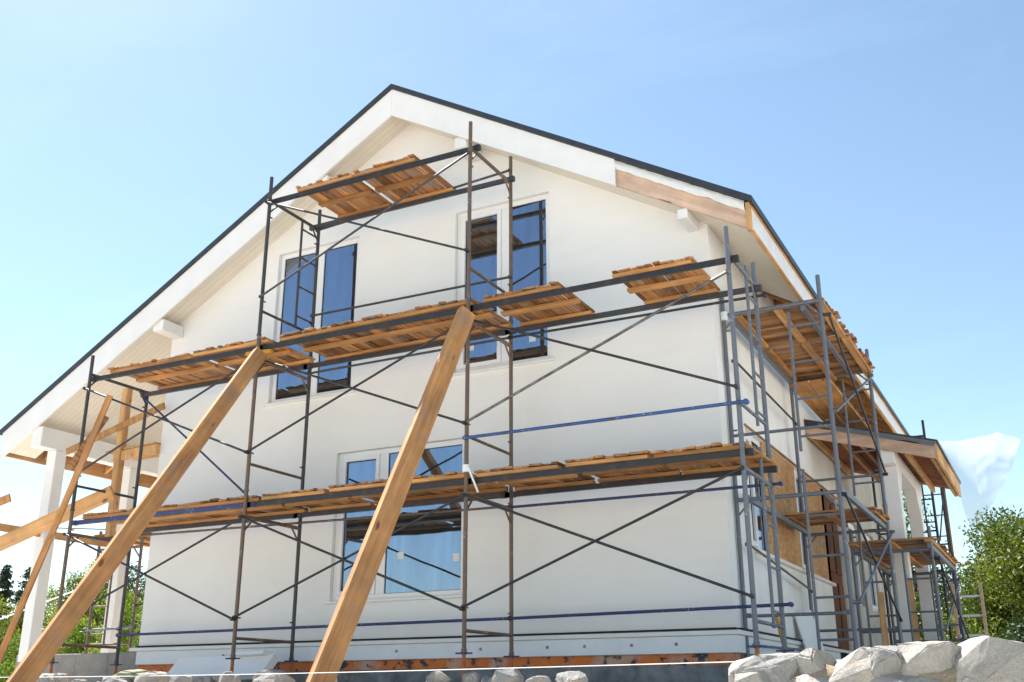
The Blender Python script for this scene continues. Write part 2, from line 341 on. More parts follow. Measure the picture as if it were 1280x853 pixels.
M = dict(
 stucco=m_stucco('white_render', (0.80, 0.795, 0.785), (0.77, 0.76, 0.745)),
 sidewall=m_stucco('white_render_side', (0.82, 0.82, 0.82), (0.72, 0.70, 0.66), 1.4),
 bare=m_stucco('bare_cement_render', (0.46, 0.42, 0.36), (0.32, 0.28, 0.23), 2.0),
 paint=m_plain('white_paint', (0.78, 0.77, 0.76), 0.5, 0.05, 3),
 trim=m_plain('white_window_plastic', (0.80, 0.80, 0.80), 0.35, 0.03, 3),
 plinth=m_plain('white_insulation_board', (0.78, 0.80, 0.83), 0.8, 0.05, 4),
 soffit=m_soffit('white_soffit_boards'),
 roof=m_plain('dark_grey_roof_metal', (0.035, 0.04, 0.048), 0.5, 0.2, 6),
 raw=m_wood('raw_pink_board', (0.55, 0.37, 0.27), (0.74, 0.55, 0.43), 'x', 0.7, True, 0.12),
 rawy=m_wood('raw_timber_along', (0.50, 0.28, 0.12), (0.70, 0.44, 0.22), 'y', 1.0, False, 0.25),
 rawz=m_wood('raw_timber_upright', (0.50, 0.27, 0.11), (0.70, 0.42, 0.20), 'z', 1.0, True, 0.25),
 rawo=m_wood('orange_board', (0.42, 0.19, 0.06), (0.62, 0.32, 0.12), 'y', 1.0, True, 0.25),
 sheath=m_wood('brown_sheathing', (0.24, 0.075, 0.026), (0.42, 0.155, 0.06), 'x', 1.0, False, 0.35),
 deckY=m_wood('deck_boards_cross', (0.20, 0.085, 0.032), (0.58, 0.29, 0.11), 'y', 1.0, False, 0.6, grey=0.75),
 deckX=m_wood('deck_boards_long', (0.20, 0.085, 0.032), (0.58, 0.29, 0.11), 'x', 1.0, False, 0.6, grey=0.75),
 battenX=m_wood('deck_battens_long', (0.33, 0.155, 0.055), (0.62, 0.34, 0.14), 'x', 1.0, False, 0.35, grey=0.2),
 battenY=m_wood('deck_battens_cross', (0.33, 0.155, 0.055), (0.62, 0.34, 0.14), 'y', 1.0, False, 0.35, grey=0.2),
 prop=m_wood('new_pine_prop', (0.40, 0.18, 0.065), (0.62, 0.335, 0.145), 'z', 0.95, True, 0.1, grey=0.45),
 orangewood=m_wood('orange_sheathing', (0.46, 0.19, 0.05), (0.62, 0.30, 0.10), 'x', 1.0, False, 0.3),
 osb=m_osb('strand_board'),
 brown=m_wood('dark_brown_door_wood', (0.12, 0.045, 0.02), (0.2, 0.08, 0.035), 'z', 1.0, False, 0.2),
 steel=m_steel('dark_steel', (0.055, 0.055, 0.06), (0.10, 0.06, 0.04), 0.35, 0.66),
 rusty=m_steel('rusty_steel', (0.11, 0.10, 0.095), (0.17, 0.10, 0.06), 0.8, 0.60),
 grey=m_steel('blue_grey_steel', (0.14, 0.155, 0.185), (0.15, 0.11, 0.09), 0.2, 0.60),
 black=m_steel('black_steel', (0.03, 0.03, 0.034), (0.06, 0.045, 0.04), 0.3, 0.72),
 blue=m_steel('blue_painted_steel', (0.035, 0.05, 0.16), (0.05, 0.055, 0.08), 0.45, 0.60),
 brightblue=m_steel('bright_blue_painted_steel', (0.035, 0.095, 0.27), (0.05, 0.06, 0.10), 0.35, 0.58),
 orange=m_steel('orange_jack_steel', (0.45, 0.12, 0.03), (0.25, 0.09, 0.04), 0.4, 0.75),
 brightsteel=m_steel('bare_bright_steel', (0.22, 0.21, 0.20), (0.10, 0.085, 0.075), 0.7, 0.7, 0.4, 0.5),
 tape=m_plain('white_tape', (0.8, 0.8, 0.78), 0.5, 0.05),
 ochre=m_plain('ochre_strap', (0.55, 0.27, 0.03), 0.7, 0.2),
 glass=m_glass('coated_window_glass'),
 gap=m_plain('dark_joint', (0.03, 0.03, 0.03), 0.9),
 stone=m_stone('pale_limestone', (0.42, 0.40, 0.375), (0.58, 0.555, 0.51), (0.54, 0.43, 0.31)),
 mortar=m_stone('ochre_mortar', (0.42, 0.34, 0.24), (0.52, 0.43, 0.31), (0.5, 0.38, 0.25)),
 rubble=m_stone('rubble_stone', (0.30, 0.29, 0.285), (0.48, 0.465, 0.44), (0.46, 0.32, 0.23)),
 block=m_stone('concrete_block', (0.30, 0.29, 0.28), (0.42, 0.40, 0.38), (0.36, 0.33, 0.30)),
 bitumen=m_plain('bitumen_coating', (0.22, 0.22, 0.225), 0.85, 0.45, 7),
 brick=m_brick('primed_masonry'),
 ground=m_ground('dry_soil'),
 sheet=m_sheet('clear_plastic_sheet'),
 membrane=m_plain('white_roof_membrane', (0.72, 0.72, 0.72), 0.4, 0.1, 6),
 red=m_plain('red_plastic', (0.5, 0.02, 0.015), 0.4, 0.1),
 string=m_plain('white_string', (0.85, 0.85, 0.85), 0.7, 0.05),
 foam=m_plain('white_foam', (0.82, 0.82, 0.82), 0.85, 0.04),
 sack=m_plain('olive_sacking', (0.30, 0.29, 0.17), 0.9, 0.25),
 bark=m_plain('tree_bark', (0.09, 0.065, 0.045), 0.9, 0.4, 8),
 leafA=m_leaf('leaf_yellow_green', (0.03, 0.055, 0.007), (0.10, 0.14, 0.012), (0.24, 0.25, 0.02), 0.28),
 leafB=m_leaf('leaf_mid_green', (0.022, 0.05, 0.010), (0.04, 0.08, 0.014), (0.08, 0.12, 0.02), 0.25),
 leafC=m_leaf('leaf_lime', (0.07, 0.12, 0.015), (0.13, 0.19, 0.025), (0.21, 0.26, 0.04), 0.4),
 leafE=m_leaf('leaf_olive_green', (0.022, 0.044, 0.007), (0.065, 0.10, 0.010), (0.19, 0.21, 0.02), 0.2),
 leafShade=m_leaf('leaf_painted_shade', (0.016, 0.034, 0.009), (0.028, 0.056, 0.012), (0.05, 0.085, 0.018), 0.15),  # green darkened to stand in for shade low in the crown
 needle=m_leaf('needle_dark', (0.010, 0.022, 0.012), (0.018, 0.035, 0.018), (0.03, 0.05, 0.025), 0.15),
)

# ------------------------------------------------------------------ ground
def gz(x, y):
    plateau = 0.06
    front = min(1, max(0, (y-4.2)/(6.3-4.2)))
    z = -1.62+(plateau+1.62)*(front*front*(3-2*front))
    far = max(0, max(-x-19, x-4, y-27))
    k = min(1, far/14); z -= (1.5+(z if z < 0 else 0))*k*k*(3-2*k)*(1 if y > 6.3 else 0.0)
    return z
def build_ground():
    def axis(lo, hi, fine0, fine1, step):
        a = list(np.arange(fine0, fine1+1e-6, step)); d = step
        x = fine0
        while x > lo: d *= 1.5; x -= d; a.insert(0, x)
        d = step; x = fine1
        while x < hi: d *= 1.5; x += d; a.append(x)
        return a
    xs = axis(-1500, 1500, -20, 8, 0.5); ys = axis(-1500, 1500, -2, 30, 0.5)
    vs = [(x, y, gz(x, y)+0.02*noise.noise(V(x*1.3, y*1.3, 0))) for y in ys for x in xs]
    n = len(xs)
    fs = [(j*n+i, j*n+i+1, (j+1)*n+i+1, (j+1)*n+i) for j in range(len(ys)-1) for i in range(n-1)]
    mb = MB(); mb.add(vs, fs, True, 0.5)
    o = mb.build('ground', M['ground'], None, (0, 0, 0)); o['kind'] = 'structure'
build_ground()

# ------------------------------------------------------------------ the house
YW = 10.92; YF = 10.45; YB = 23.3
XL, XR = -11.47, -3.07
RX, RZ = -7.29, 8.12
mL, mR = 0.579, 0.590
def roofz(x): return RZ-(mL*(RX-x) if x < RX else mR*(x-RX))
SO = 0.39
def soffz(x): return roofz(x)-SO
house = thing('house', (-7.3, 17, 0.06), 'white rendered two-storey house with dark gable roof, still under construction behind the scaffolding', 'house')

def wall_holes(mb, a0, a1, zb, ztop, holes, P, depth, breaks=()):
    """wall panel with holes: a runs along the wall, P(a, z, d) -> point d metres inside the face"""
    cuts = sorted(set([a0, a1]+[h[0] for h in holes]+[h[1] for h in holes]+[b for b in breaks if a0 < b < a1]))
    for u, w in zip(cuts, cuts[1:]):
        hs = sorted([h for h in holes if h[0] <= u+1e-6 and h[1] >= w-1e-6], key=lambda h: h[2])
        z = zb
        for h in hs:
            mb.quad(P(u, z, 0), P(w, z, 0), P(w, h[2], 0), P(u, h[2], 0), 0.5); z = h[3]
        mb.quad(P(u, z, 0), P(w, z, 0), P(w, ztop(w), 0), P(u, ztop(u), 0), 0.5)
    for (u, w, z0, z1) in holes:
        for (p, q) in (((u, z0), (u, z1)), ((w, z1), (w, z0)), ((u, z1), (w, z1)), ((w, z0), (u, z0))):
            mb.quad(P(p[0], p[1], 0), P(q[0], q[1], 0), P(q[0], q[1], depth), P(p[0], p[1], depth), 0.5)

REV = 0.10
W1 = (-9.50, -8.07, 3.88, 6.16); W2 = (-6.50, -5.12, 3.89, 6.16); W3 = (-8.26, -6.31, 1.14, 3.05)
PF = lambda a, z, d: (a, YW+d, z)
mb = MB(); wall_holes(mb, XL, XR, 0.62, soffz, [W1, W2, W3], PF, REV, [RX])
fw_ = mb.build('front_wall', M['stucco'], house, recalc=False)
SW1 = (11.94, 12.82, 1.60, 3.03); SB1 = (12.82, 14.56, 1.60, 3.03); SW2 = (14.56, 15.12, 1.60, 3.03); SB2 = (15.12, 16.34, 1.60, 3.03)
DOOR = (16.34, 17.45, 0.66, 3.03); SW3 = (18.25, 19.15, 1.45, 2.85); SW4 = (19.9, 20.8, 1.45, 2.85)
PS = lambda a, z, d: (XR-d, a, z)
mb = MB(); wall_holes(mb, YW, 17.45, 0.62, lambda a: soffz(XR) if a < 13.2 else roofz(XR)-0.19, [(11.94, 16.34, 1.60, 3.03), DOOR], PS, REV, [13.2, 13.26])
mb.build('side_wall', M['sidewall'], house, recalc=False)
mb = MB(); wall_holes(mb, 17.45, 22.8, 0.4, lambda a: roofz(XR)-0.19, [SW3, SW4], PS, REV)
mb.build('unplastered_wall', M['bare'], house, recalc=False)
mb = MB()
mb.quad((XL, YW, 0.3), (XL, 22.8, 0.3), (XL, 22.8, soffz(XL)), (XL, YW, soffz(XL)))
mb.add([(XL, 22.8, 0.3), (XR, 22.8, 0.3), (XR, 22.8, soffz(XR)), (RX, 22.8, soffz(RX)), (XL, 22.8, soffz(XL))], [(0, 1, 2, 3, 4)])
mb.build('rear_wall', M['stucco'], house, recalc=False)

# plinth, drip ledge, masonry foot
mb = MB()
mb.box(XL-0.0, XR+0.03, YW-0.03, YW+0.1, 0.425, 0.60, 0.004); mb.box(XR-0.1, XR+0.03, YW+0.1, 16.3, 0.425, 0.60, 0.004)
for x in (-10.3, -8.6, -6.1, -4.6): mb.box(x, x+0.004, YW-0.0315, YW, 0.43, 0.598)
pl = mb.build('plinth', M['plinth'], house)
mb = MB()
mb.box(XL-0.12, XR+0.06, YW-0.06, YW+0.1, 0.602, 0.65, 0.006); mb.box(XR-0.1, XR+0.06, YW+0.1, 16.3, 0.602, 0.65, 0.006)
mb.build('drip_ledge', M['paint'], pl)
mb = MB(); mb.box(XL+0.02, XR+0.028, YW-0.064, YW+0.05, 0.652, 0.672); mb.box(XR-0.05, XR+0.064, YW+0.05, 16.3, 0.652, 0.672); mb.build('joint_gap', M['gap'], pl)
mb = MB()
for x in (-6.05, -5.2, -4.75, -4.2, -3.7, -9.9, -8.1, -7.2):
    mb = MB(); mb.tube((x, YW-0.036, 0.52), (x, YW-0.029, 0.52), 0.018, n=10); mb.build('fixing_cap', M['block'], pl)
mb = MB(); mb.box(XL+0.03, XR-0.03, YW+0.02, YW+0.3, 0.31, 0.424); mb.build('primed_masonry', M['brick'], house)
mb = MB(); mb.box(XL+0.03, XR-0.02, YW+0.0, YW+0.3, 0.0, 0.308); mb.box(XR-0.3, XR-0.02, YW+0.3, 22.8, 0.0, 0.42); mb.build('foundation', M['bitumen'], house)

# windows ----------------------------------------------------------
def window(h, P, mull=(), fw=0.07, sash=(), sill=True, name='window'):
    """h = hole; mull = list of (centre, width); sash = intervals that carry an opening sash"""
    u0, u1, z0, z1 = h; d0, d1 = 0.055, 0.098
    def bx(m, a0, a1, b0, b1, e0, e1, ch=0.004):
        p = Vector(P(a0, b0, e0)); q = Vector(P(a1, b1, e1))
        m.box(min(p.x, q.x), max(p.x, q.x), min(p.y, q.y), max(p.y, q.y), b0, b1, ch)
    m = MB()
    bx(m, u0+.002, u0+fw, z0+.002, z1-.002, d0, d1); bx(m, u1-fw, u1-.002, z0+.002, z1-.002, d0, d1)
    bx(m, u0+fw, u1-fw, z0+.002, z0+fw, d0, d1); bx(m, u0+fw, u1-fw, z1-fw, z1-.002, d0, d1)
    edges = [u0+fw]
    for c, w in mull:
        bx(m, c-w/2, c+w/2, z0+fw, z1-fw, d0, d1); edges += [c-w/2, c+w/2]
    edges.append(u1-fw)
    win = m.build(name, M['trim'], house)
    for i in range(0, len(edges), 2):
        a, b = edges[i], edges[i+1]; q0, q1 = z0+fw, z1-fw
        if i//2 in sash:
            m = MB(); s = 0.055
            bx(m, a+.001, a+s, q0+.001, q1-.001, d0-0.018, d1-.004); bx(m, b-s, b-.001, q0+.001, q1-.001, d0-0.018, d1-.004)
            bx(m, a+s, b-s, q0+.001, q0+s, d0-0.018, d1-.004); bx(m, a+s, b-s, q1-s, q1-.001, d0-0.018, d1-.004)
            m.build('sash', M['trim'], win); a += s; b -= s; q0 += s; q1 -= s
        m = MB(); bx(m, a-.004, b+.004, q0-.004, q1+.004, 0.078, 0.088, 0)
        g = m.build('pane', M['glass'], win)
        m = MB(); e = 0.006                                   # black glazing gasket
        bx(m, a, a+e, q0, q1, 0.070, 0.0775, 0); bx(m, b-e, b, q0, q1, 0.070, 0.0775, 0); bx(m, a+e, b-e, q0, q0+e, 0.070, 0.0775, 0); bx(m, a+e, b-e, q1-e, q1, 0.070, 0.0775, 0)
        m.build('gasket', M['gap'], win)
    if sill:
        m = MB(); bx(m, u0-0.05, u1+0.05, z0-0.032, z0-0.002, -0.05, d0+0.02); m.build('sill', M['trim'], win)
    return win
w = window(W1, PF, [(-8.79, 0.16)], sill=True)
w['label'] = 'upper window with two tall panes, left of the pair'
w = window(W2, PF, [(-5.77, 0.13)], sash=(0,))
w['label'] = 'upper window with two tall panes, right of the pair'
w = window(W3, PF, [(-7.54, 0.13)], sash=(0,))
w['label'] = 'wide ground-floor window with a narrow opening sash beside a big fixed pane'
for h, mu, sa in ((SW1, [(12.36, 0.1)], (0,)), (SW2, [], (0,)), (SW3, [], (0,)), (SW4, [], (0,))):
    window(h, PS, mu, 0.06, sa, False)
# stickers left on the panes
mb = MB()
for (x, z) in ((-6.33, 4.2), (-5.45, 4.18), (-7.3, 1.62), (-6.5, 1.55)): mb = MB(); mb.box(x, x+0.09, YW+0.0745, YW+0.0775, z, z+0.09); mb.build('glass_sticker', M['membrane'], house)
# boarded openings, door, sill ledge on the side wall
for h in (SB1, SB2):
    mb = MB(); mb.box(XR-0.06, XR-0.03, h[0]+.003, h[1]-.003, h[2]+.002, h[3]-.002); mb.build('boarding_panel', M['osb'], house)
mb = MB(); mb.box(XR-0.1, XR-0.04, DOOR[0]+.003, DOOR[1]-.003, DOOR[2]+.002, DOOR[3]-.002); d = mb.build('door', M['brown'], house)
mb = MB()
for y in (16.45, 17.0): 
    mb.box(XR-0.0395, XR-0.02, y, y+0.38, 0.85, 1.65, 0.01); mb.box(XR-0.0395, XR-0.02, y, y+0.38, 1.8, 2.9, 0.01)
mb.build('door_panel', M['brown'], d)
mb = MB(); mb.box(XR-0.02, XR+0.06, 11.9, 16.36, 1.555, 1.597, 0.006); mb.build('window_ledge', M['paint'], house)
mb = MB(); mb.box(XR-0.06, XR+0.02, 11.9, 17.45, 3.033, 3.06, 0.004); mb.build('lintel_shadow_strip', M['battenY'], house)  # slight header overhang; its brown stands in for the shadow gap

# roof -------------------------------------------------------------
t = 0.075
mb = MB()
xl, xr = -14.45, -2.41
prof = [(RX, RZ), (xr, roofz(xr)), (xr, roofz(xr)-t), (RX, RZ-t), (xl, roofz(xl)-t), (xl, roofz(xl))]
mb.prism([(x, YF-0.03, z) for x, z in prof], (0, YB-YF+0.06, 0))
roof = mb.build('roof', M['roof'], house)
def sl(x0, x1, off0, off1, y0, y1, name, mat, par, off0b=None, off1b=None, mb=None):
    """board following the slope between x0 and x1; off0 above off1 measured down from the roof's top"""
    o0b = off0 if off0b is None else off0b; o1b = off1 if off1b is None else off1b
    mm = mb or MB()
    mm.prism([(x0, y0, roofz(x0)-off0), (x1, y0, roofz(x1)-o0b), (x1, y0, roofz(x1)-o1b), (x0, y0, roofz(x0)-off1)], (0, y1-y0, 0))
    return mm if mb is not None else mm.build(name, mat, par)
tt = t+0.003
sl(RX-0.001, -14.40, tt, 0.49, YF, YF+0.035, 'fascia_board', M['paint'], roof, None, 0.50)
sl(RX+0.001, -4.02, tt, 0.487, YF, YF+0.035, 'fascia_board', M['paint'], roof, None, 0.43)
o = sl(-4.10, -2.50, 0.175, 0.415, YF+0.042, YF+0.082, 'fascia_board', M['raw'], roof, 0.185, 0.40)
_a = math.atan(mR); o.data.transform(Matrix.Rotation(-_a, 4, 'Y')); o.rotation_euler = (0, _a, 0); o['label'] = 'bare pinkish fascia board, still unpainted'
# crumpled membrane in the gap above the raw board
mb = MB(); n = 48; vs = []; fs = []
for i in range(n+1):
    x = -4.03+(1.52)*i/n
    for j in range(5):
        s = j/4; zz = roofz(x)-tt-0.002-s*(0.12+0.04*noise.noise(V(x*5, 0, 1)))
        vs.append((x, YF+0.025-0.02*sin(s*pi)+0.018*noise.noise(V(x*16, s*3, 4)), zz))
for i in range(n):
    for j in range(4): fs.append((i*5+j, i*5+j+1, (i+1)*5+j+1, (i+1)*5+j))
mb.add(vs, fs, True); mb.build('membrane', M['membrane'], roof, recalc=False)
# side eave (right): orange corner post, white board with raw edging
mb = MB(); ze = roofz(-2.47)
mb.box(-2.500, -2.455, YF+0.02, YF+0.10, ze-0.41, ze-tt-0.004); mb.build('eave_corner_block', M['rawz'], roof)
mb = MB(); mb.box(-2.49, -2.46, YF+0.103, YB, ze-0.385, ze-0.115); mb.build('eave_board', M['membrane'], roof)
mb = MB(); mb.box(-2.487, -2.445, YF+0.103, YB, ze-0.415, ze-0.388); mb.box(-2.487, -2.445, YF+0.103, YB, ze-0.112, ze-tt-0.004); mb.build('eave_batten', M['rawy'], roof)
# soffits
mb = MB()
def soff(x0, x1, y0, y1):
    mb.prism([(x0, y0, soffz(x0)), (x1, y0, soffz(x1)), (x1, y0, soffz(x1)+0.015), (x0, y0, soffz(x0)+0.015)], (0, y1-y0, 0))
soff(RX, -4.06, YF+0.036, YW+0.02); soff(-4.06, XR, YF+0.09, YW+0.02); soff(XR, -2.50, YF+0.085, 13.25); soff(-11.47, RX, YF+0.036, YW+0.02); soff(-13.9, -11.47, YF+0.036, 19.0); soff(-14.36, -13.9, YF+0.036, YF+0.62)
mb.build('soffit', M['soffit'], roof, (0, 0, 0))
# raw eaves: sheathing with rafters (right, behind; left, outside the porch beam)
mb = MB()
for (x0, x1, y0, y1) in ((XR, -2.5, 13.26, YB), (-14.38, -13.9, YF+0.63, 20)):
    y = y0
    while y < y1-0.02:
        w_ = 0.12; sl(x0, x1, 0.20, 0.222, y+0.004, min(y+w_, y1), '', None, None, mb=mb); y += w_
    mb.build('sheathing', M['orangewood'], roof); mb = MB()
mb = MB(); y = 13.5
while y < YB: sl(XR+0.002, -2.5, 0.223, 0.37, y, y+0.05, 'rafter', M['rawy'], roof); y += 0.62
y = YF+0.8
while y < 20: sl(-14.38, -13.9, 0.223, 0.36, y, y+0.05, 'rafter', M['rawy'], roof); y += 0.62
mb = MB(); zl = roofz(-14.4); mb.box(-14.44, -14.39, YF+0.04, 20, zl-0.42, zl-tt-0.004); mb.build('eave_board', M['rawy'], roof)
# white purlin ends under the verge
for x, w_ in ((-11.35, 0.2), (-8.46, 0.18), (-6.2, 0.18), (-3.235, 0.12)):
    mb = MB(); zb = min(soffz(x-w_/2), soffz(x+w_/2)) - 0.003
    mb.box(x-w_/2, x+w_/2, YF+0.05, YW-0.002, zb-(0.17 if x < -4 else 0.12), zb-0.0, 0.006); mb.build('purlin', M['paint'], roof)

# left porch: beam on two posts
porch = None
mb = MB(); mb.box(-13.76, -13.54, YF+0.04, 15.6, 3.64, 3.95, 0.008); porch = mb.build('porch_beam', M['paint'], house)
for y in (10.80, 12.30, 15.2):
    mb = MB(); mb.box(-13.75, -13.55, y, y+0.2, 0.5, 3.638, 0.008); mb.build('post', M['paint'], porch)
mb = MB(); mb.box(-14.0, XL+0.02, YW+0.05, YW+0.3, 0.0, 0.60, 0.01)
for x in (-13.4, -12.75, -12.1): mb.box(x, x+0.012, YW+0.047, YW+0.06, 0.02, 0.59)
mb.build('porch_foundation', M['block'], house)

# right entrance canopy
def cz(x): return 3.92-(x-XR)*0.285
cx1 = -1.28; cy0, cy1 = 15.43, 18.75
mb = MB(); mb.prism([(XR+.002, cy0-0.02, cz(XR)), (cx1+0.02, cy0-0.02, cz(cx1+0.02)), (cx1+0.02, cy0-0.02, cz(cx1+0.02)-0.05), (XR+.002, cy0-0.02, cz(XR)-0.095)], (0, cy1-cy0+0.04, 0))
can = mb.build('canopy', M['roof'], house)
def csl(mm, x0, x1, a, b, y0, y1):
    mm.prism([(x0, y0, cz(x0)-a), (x1, y0, cz(x1)-a), (x1, y0, cz(x1)-b), (x0, y0, cz(x0)-b)], (0, y1-y0, 0))
mb = MB(); csl(mb, XR+.003, cx1-0.035, 0.10, 0.275, cy0, cy0+0.03); mb.build('fascia_board', M['raw'], can)
mb = MB(); mb.box(cx1-0.033, cx1, cy0, cy1, cz(cx1)-0.28, cz(cx1)-0.058); mb.build('eave_board', M['rawy'], can)
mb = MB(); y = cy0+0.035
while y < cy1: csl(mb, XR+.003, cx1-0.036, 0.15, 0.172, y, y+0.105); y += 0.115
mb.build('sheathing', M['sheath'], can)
mb = MB()
for x in (-2.99, -2.55, -2.28, -1.70, -1.36):
    mb = MB(); mb.bar((x, cy0+0.032, cz(x)-0.235), (x, cy1, cz(x)-0.235), 0.055, 0.10, ch=0.004); mb.build('rafter', M['rawy'], can)
mb = MB(); mb.box(-2.09, -1.87, cy0+0.034, 18.55, 3.15, 3.38, 0.006); bm_ = mb.build('canopy_beam', M['paint'], can)
for y in (15.68, 18.1):
    mb = MB(); mb.box(-2.07, -1.87, y, y+0.2, 0.2, 3.148, 0.008)
    mb.prism([(-2.06, y+0.2, 3.148), (-2.06, y+0.55, 3.148), (-2.06, y+0.2, 2.7)], (0.18, 0, 0)) if y < 17 else mb.prism([(-2.06, y, 3.148), (-2.06, y-0.35, 3.148), (-2.06, y, 2.75)], (0.18, 0, 0))
    mb.build('post', M['paint'], can)

# ------------------------------------------------------------------ scaffolding
RT = 0.024
YO, YI = 9.518, 10.56
def dirn(p, q): d = Vector(q)-Vector(p); d.z = 0; return d.normalized()
def frame(root, p, q, z0, z1, mat, jack=None, lad=None, lmat=None, ladz=None, tops=None, bot=0.42, qmat=None):
    """scaffold frame between the feet p (outer) and q (inner); lad = 'p' or 'q': the leg its ladder sits beside"""
    P = Vector((*p, 0)); Q = Vector((*q, 0)); Z = V(0, 0, 1)
    tp, tq = tops or (z1, z1)
    m = MB()
    m.tube(P+Z*(z1-0.30), Q+Z*(z1-0.30), RT*0.95)
    d = (Q-P).normalized()
    m.tube(P+d*0.02+Z*(z1-0.46), P+d*0.16+Z*(z1-0.31), 0.012, n=6); m.tube(Q-d*0.02+Z*(z1-0.46), Q-d*0.16+Z*(z1-0.31), 0.012, n=6)
    fr = m.build('frame', mat, root)
    m = MB(); m.tube(P+Z*(z0+bot), Q+Z*(z0+bot), RT*0.75); m.build('crossbar', mat, fr)
    for X, tz, mm in ((P, tp, mat), (Q, tq, qmat or mat)):
        l = MB(); l.tube(X+Z*z0, X+Z*tz, RT)
        for zc in (z0+(0.44 if z0 < 0.45 and jack else 0.48), z0+1.66): l.tube(X+Z*zc, X+Z*zc+d*(0.07 if X is P else -0.07), 0.010, n=6)     # brace pins
        l.tube(X+Z*z0, X+Z*(z0+0.03), RT*1.25)
        l.build('leg', mm, fr)
    if lad:
        L0 = P if lad == 'p' else Q; s = 1 if lad == 'p' else -1
        K = L0+d*s*0.36
        la, lb = ladz or (z0+bot, z1-0.3)
        l = MB(); l.tube(K+Z*la, K+Z*lb, 0.017); l.build('ladder_pole', lmat or mat, fr)
        z = la+0.16
        while z < lb-0.1:
            l = MB(); l.tube(L0+Z*z, K+Z*z, 0.013, n=8); l.build('rung', lmat or mat, fr); z += 0.42
    if jack is not None:
        for X in (P, Q):
            zg = gz(X.x, X.y)
            j = MB(); j.tube(X+Z*(zg+0.012), X+Z*(z0-0.022), 0.020)
            j.cur = 1; j.tube(X+Z*(z0-0.022), X+Z*(z0-0.002), 0.04, n=8); j.obox(X+Z*(z0-0.012), (0.085, 0.02, 0), (-0.003, 0.012, 0), (0, 0, 0.008)); j.cur = 2
            j.box(X.x-0.075, X.x+0.075, X.y-0.075, X.y+0.075, zg, zg+0.012)
            j.build('base_jack', [M['orange'], M['blue'], M['steel']], fr)
    return fr
def brace(root, a, b, mat, r=0.014, off=(0, -0.035, 0), name='cross_brace'):
    o = Vector(off); m = MB(); a = Vector(a)+o; b = Vector(b)+o
    m.tube(a, b, r, n=8)
    for p in (a, b): m.tube(p-o*1.1, p+o*0.4, r*1.5, n=8)
    return m.build(name, mat, root)
def ledger(root, a, b, mat, w=0.045, h=0.056):
    m = MB(); a = Vector(a); b = Vector(b); d = (b-a).normalized(); s = d.cross(V(0, 0, 1)).normalized()
    # C-channel: web and two flanges
    m.bar(a+s*w*0.45, b+s*w*0.45, 0.006, h); m.bar(a+V(0, 0, h/2-.003), b+V(0, 0, h/2-.003), w*0.88, 0.006); m.bar(a-V(0, 0, h/2-.003), b-V(0, 0, h/2-.003), w*0.88, 0.006)
    for e in (a, b): m.obox(e, d*0.03, s*(w/2+.004), V(0, 0, h/2+.004))
    return m.build('ledger', mat, root)

XA, XB, XC, XD = -11.47, -8.51, -5.48, -2.49
front = thing('scaffolding', (-7, 10, 0.06), 'dark steel frame scaffolding with plank levels in front of the white gable wall', 'scaffolding')
mats = {XA: 'rusty', XB: 'rusty', XC: 'rusty', XD: 'grey'}
for X, nlev, tops, zb in ((XA, 2, (4.49, 4.24), (0.33, 0.36)), (XB, 3, (6.53, 6.50), (0.30, 0.33)), (XC, 3, (6.53, 6.57), (0.30, 0.33)), (XD, 2, (4.50, 4.50), (0.36, 0.38))):
    for k in range(nlev):
        z0 = 0.43 if k == 0 else 0.36+1.97*k-0.0
        z1 = 0.36+1.97*(k+1) if k < nlev-1 else None
        tp = tops if z1 is None else (z1, z1)
        zz = z1 if z1 else 0.36+1.97*(k+1)+0.22
        mt = M[mats[X]]
        if X == XB and k == 2: mt = M['steel']
        if X == XA and k == 1: mt = M['steel']
        lad = None; lz = None
        if X == XD: lad = 'q'
        if X == XB and k == 2: lad = 'q'
        if X == XD: lz = (0.36+1.97*k+0.25, 0.36+1.97*k+2.0)
        frame(front, (X, YO), (X, YI), z0, zz, mt, True if k == 0 else None, lad, mt, lz, tp, bot=0.21 if k == 0 else 0.34, qmat=M['steel'] if (X in (XA, XB) and k < 2) else None)
for (x0, x1) in ((XA, XB), (XB, XC), (XC, XD)):
    brace(front, (x0, YO, 0.87), (x1, YO, 2.02), M['black']); brace(front, (x0, YO, 2.02), (x1, YO, 0.85), M['black'], off=(0, -0.062, 0))
    bs = M['brightsteel'] if x0 == XC else M['black']
    brace(front, (x0, YO, 2.81), (x1, YO, 4.0), bs, 0.016 if x0 == XC else 0.014); brace(front, (x0, YO, 4.0), (x1, YO, 2.80), M['black'], off=(0, -0.062, 0))
brace(front, (XB, YO, 4.82), (XC, YO, 6.1), M['steel']); brace(front, (XB, YO, 6.14), (XC, YO, 4.83), M['black'], off=(0, -0.062, 0))
tie = lambda *a, **k: brace(front, *a, name='tie_tube', **k)
tie((XA, YI, 0.80), (XC, YI, 0.82), M['blue'], r=0.017); tie((XC, YI, 0.82), (XD+0.1, YI, 0.85), M['blue'], r=0.017)
tie((XA, YI, 2.13), (XC, YI, 2.06), M['rusty'], r=0.015); tie((XC, YI, 2.05), (XD+0.1, YI, 2.04), M['blue'], r=0.016)
tie((XB, YI, 4.08), (XC, YI, 4.10), M['steel'], r=0.016); tie((XC, YI, 4.10), (XD+0.1, YI, 4.09), M['black'], r=0.016)
tie((XB, YI, 4.90), (XC, YI, 4.89), M['steel'], r=0.016); tie((XB, YI, 6.17), (XC, YI, 6.36), M['steel'], r=0.016)
tie((XC, YO, 2.64), (XD+0.08, YO, 2.65), M['brightblue'], r=0.018)
tie((XA, YI, 4.12), (-9.1, YI, 2.3), M['blue'], r=0.015)
ZL = {1: 2.185, 2: 4.165, 3: 6.205}
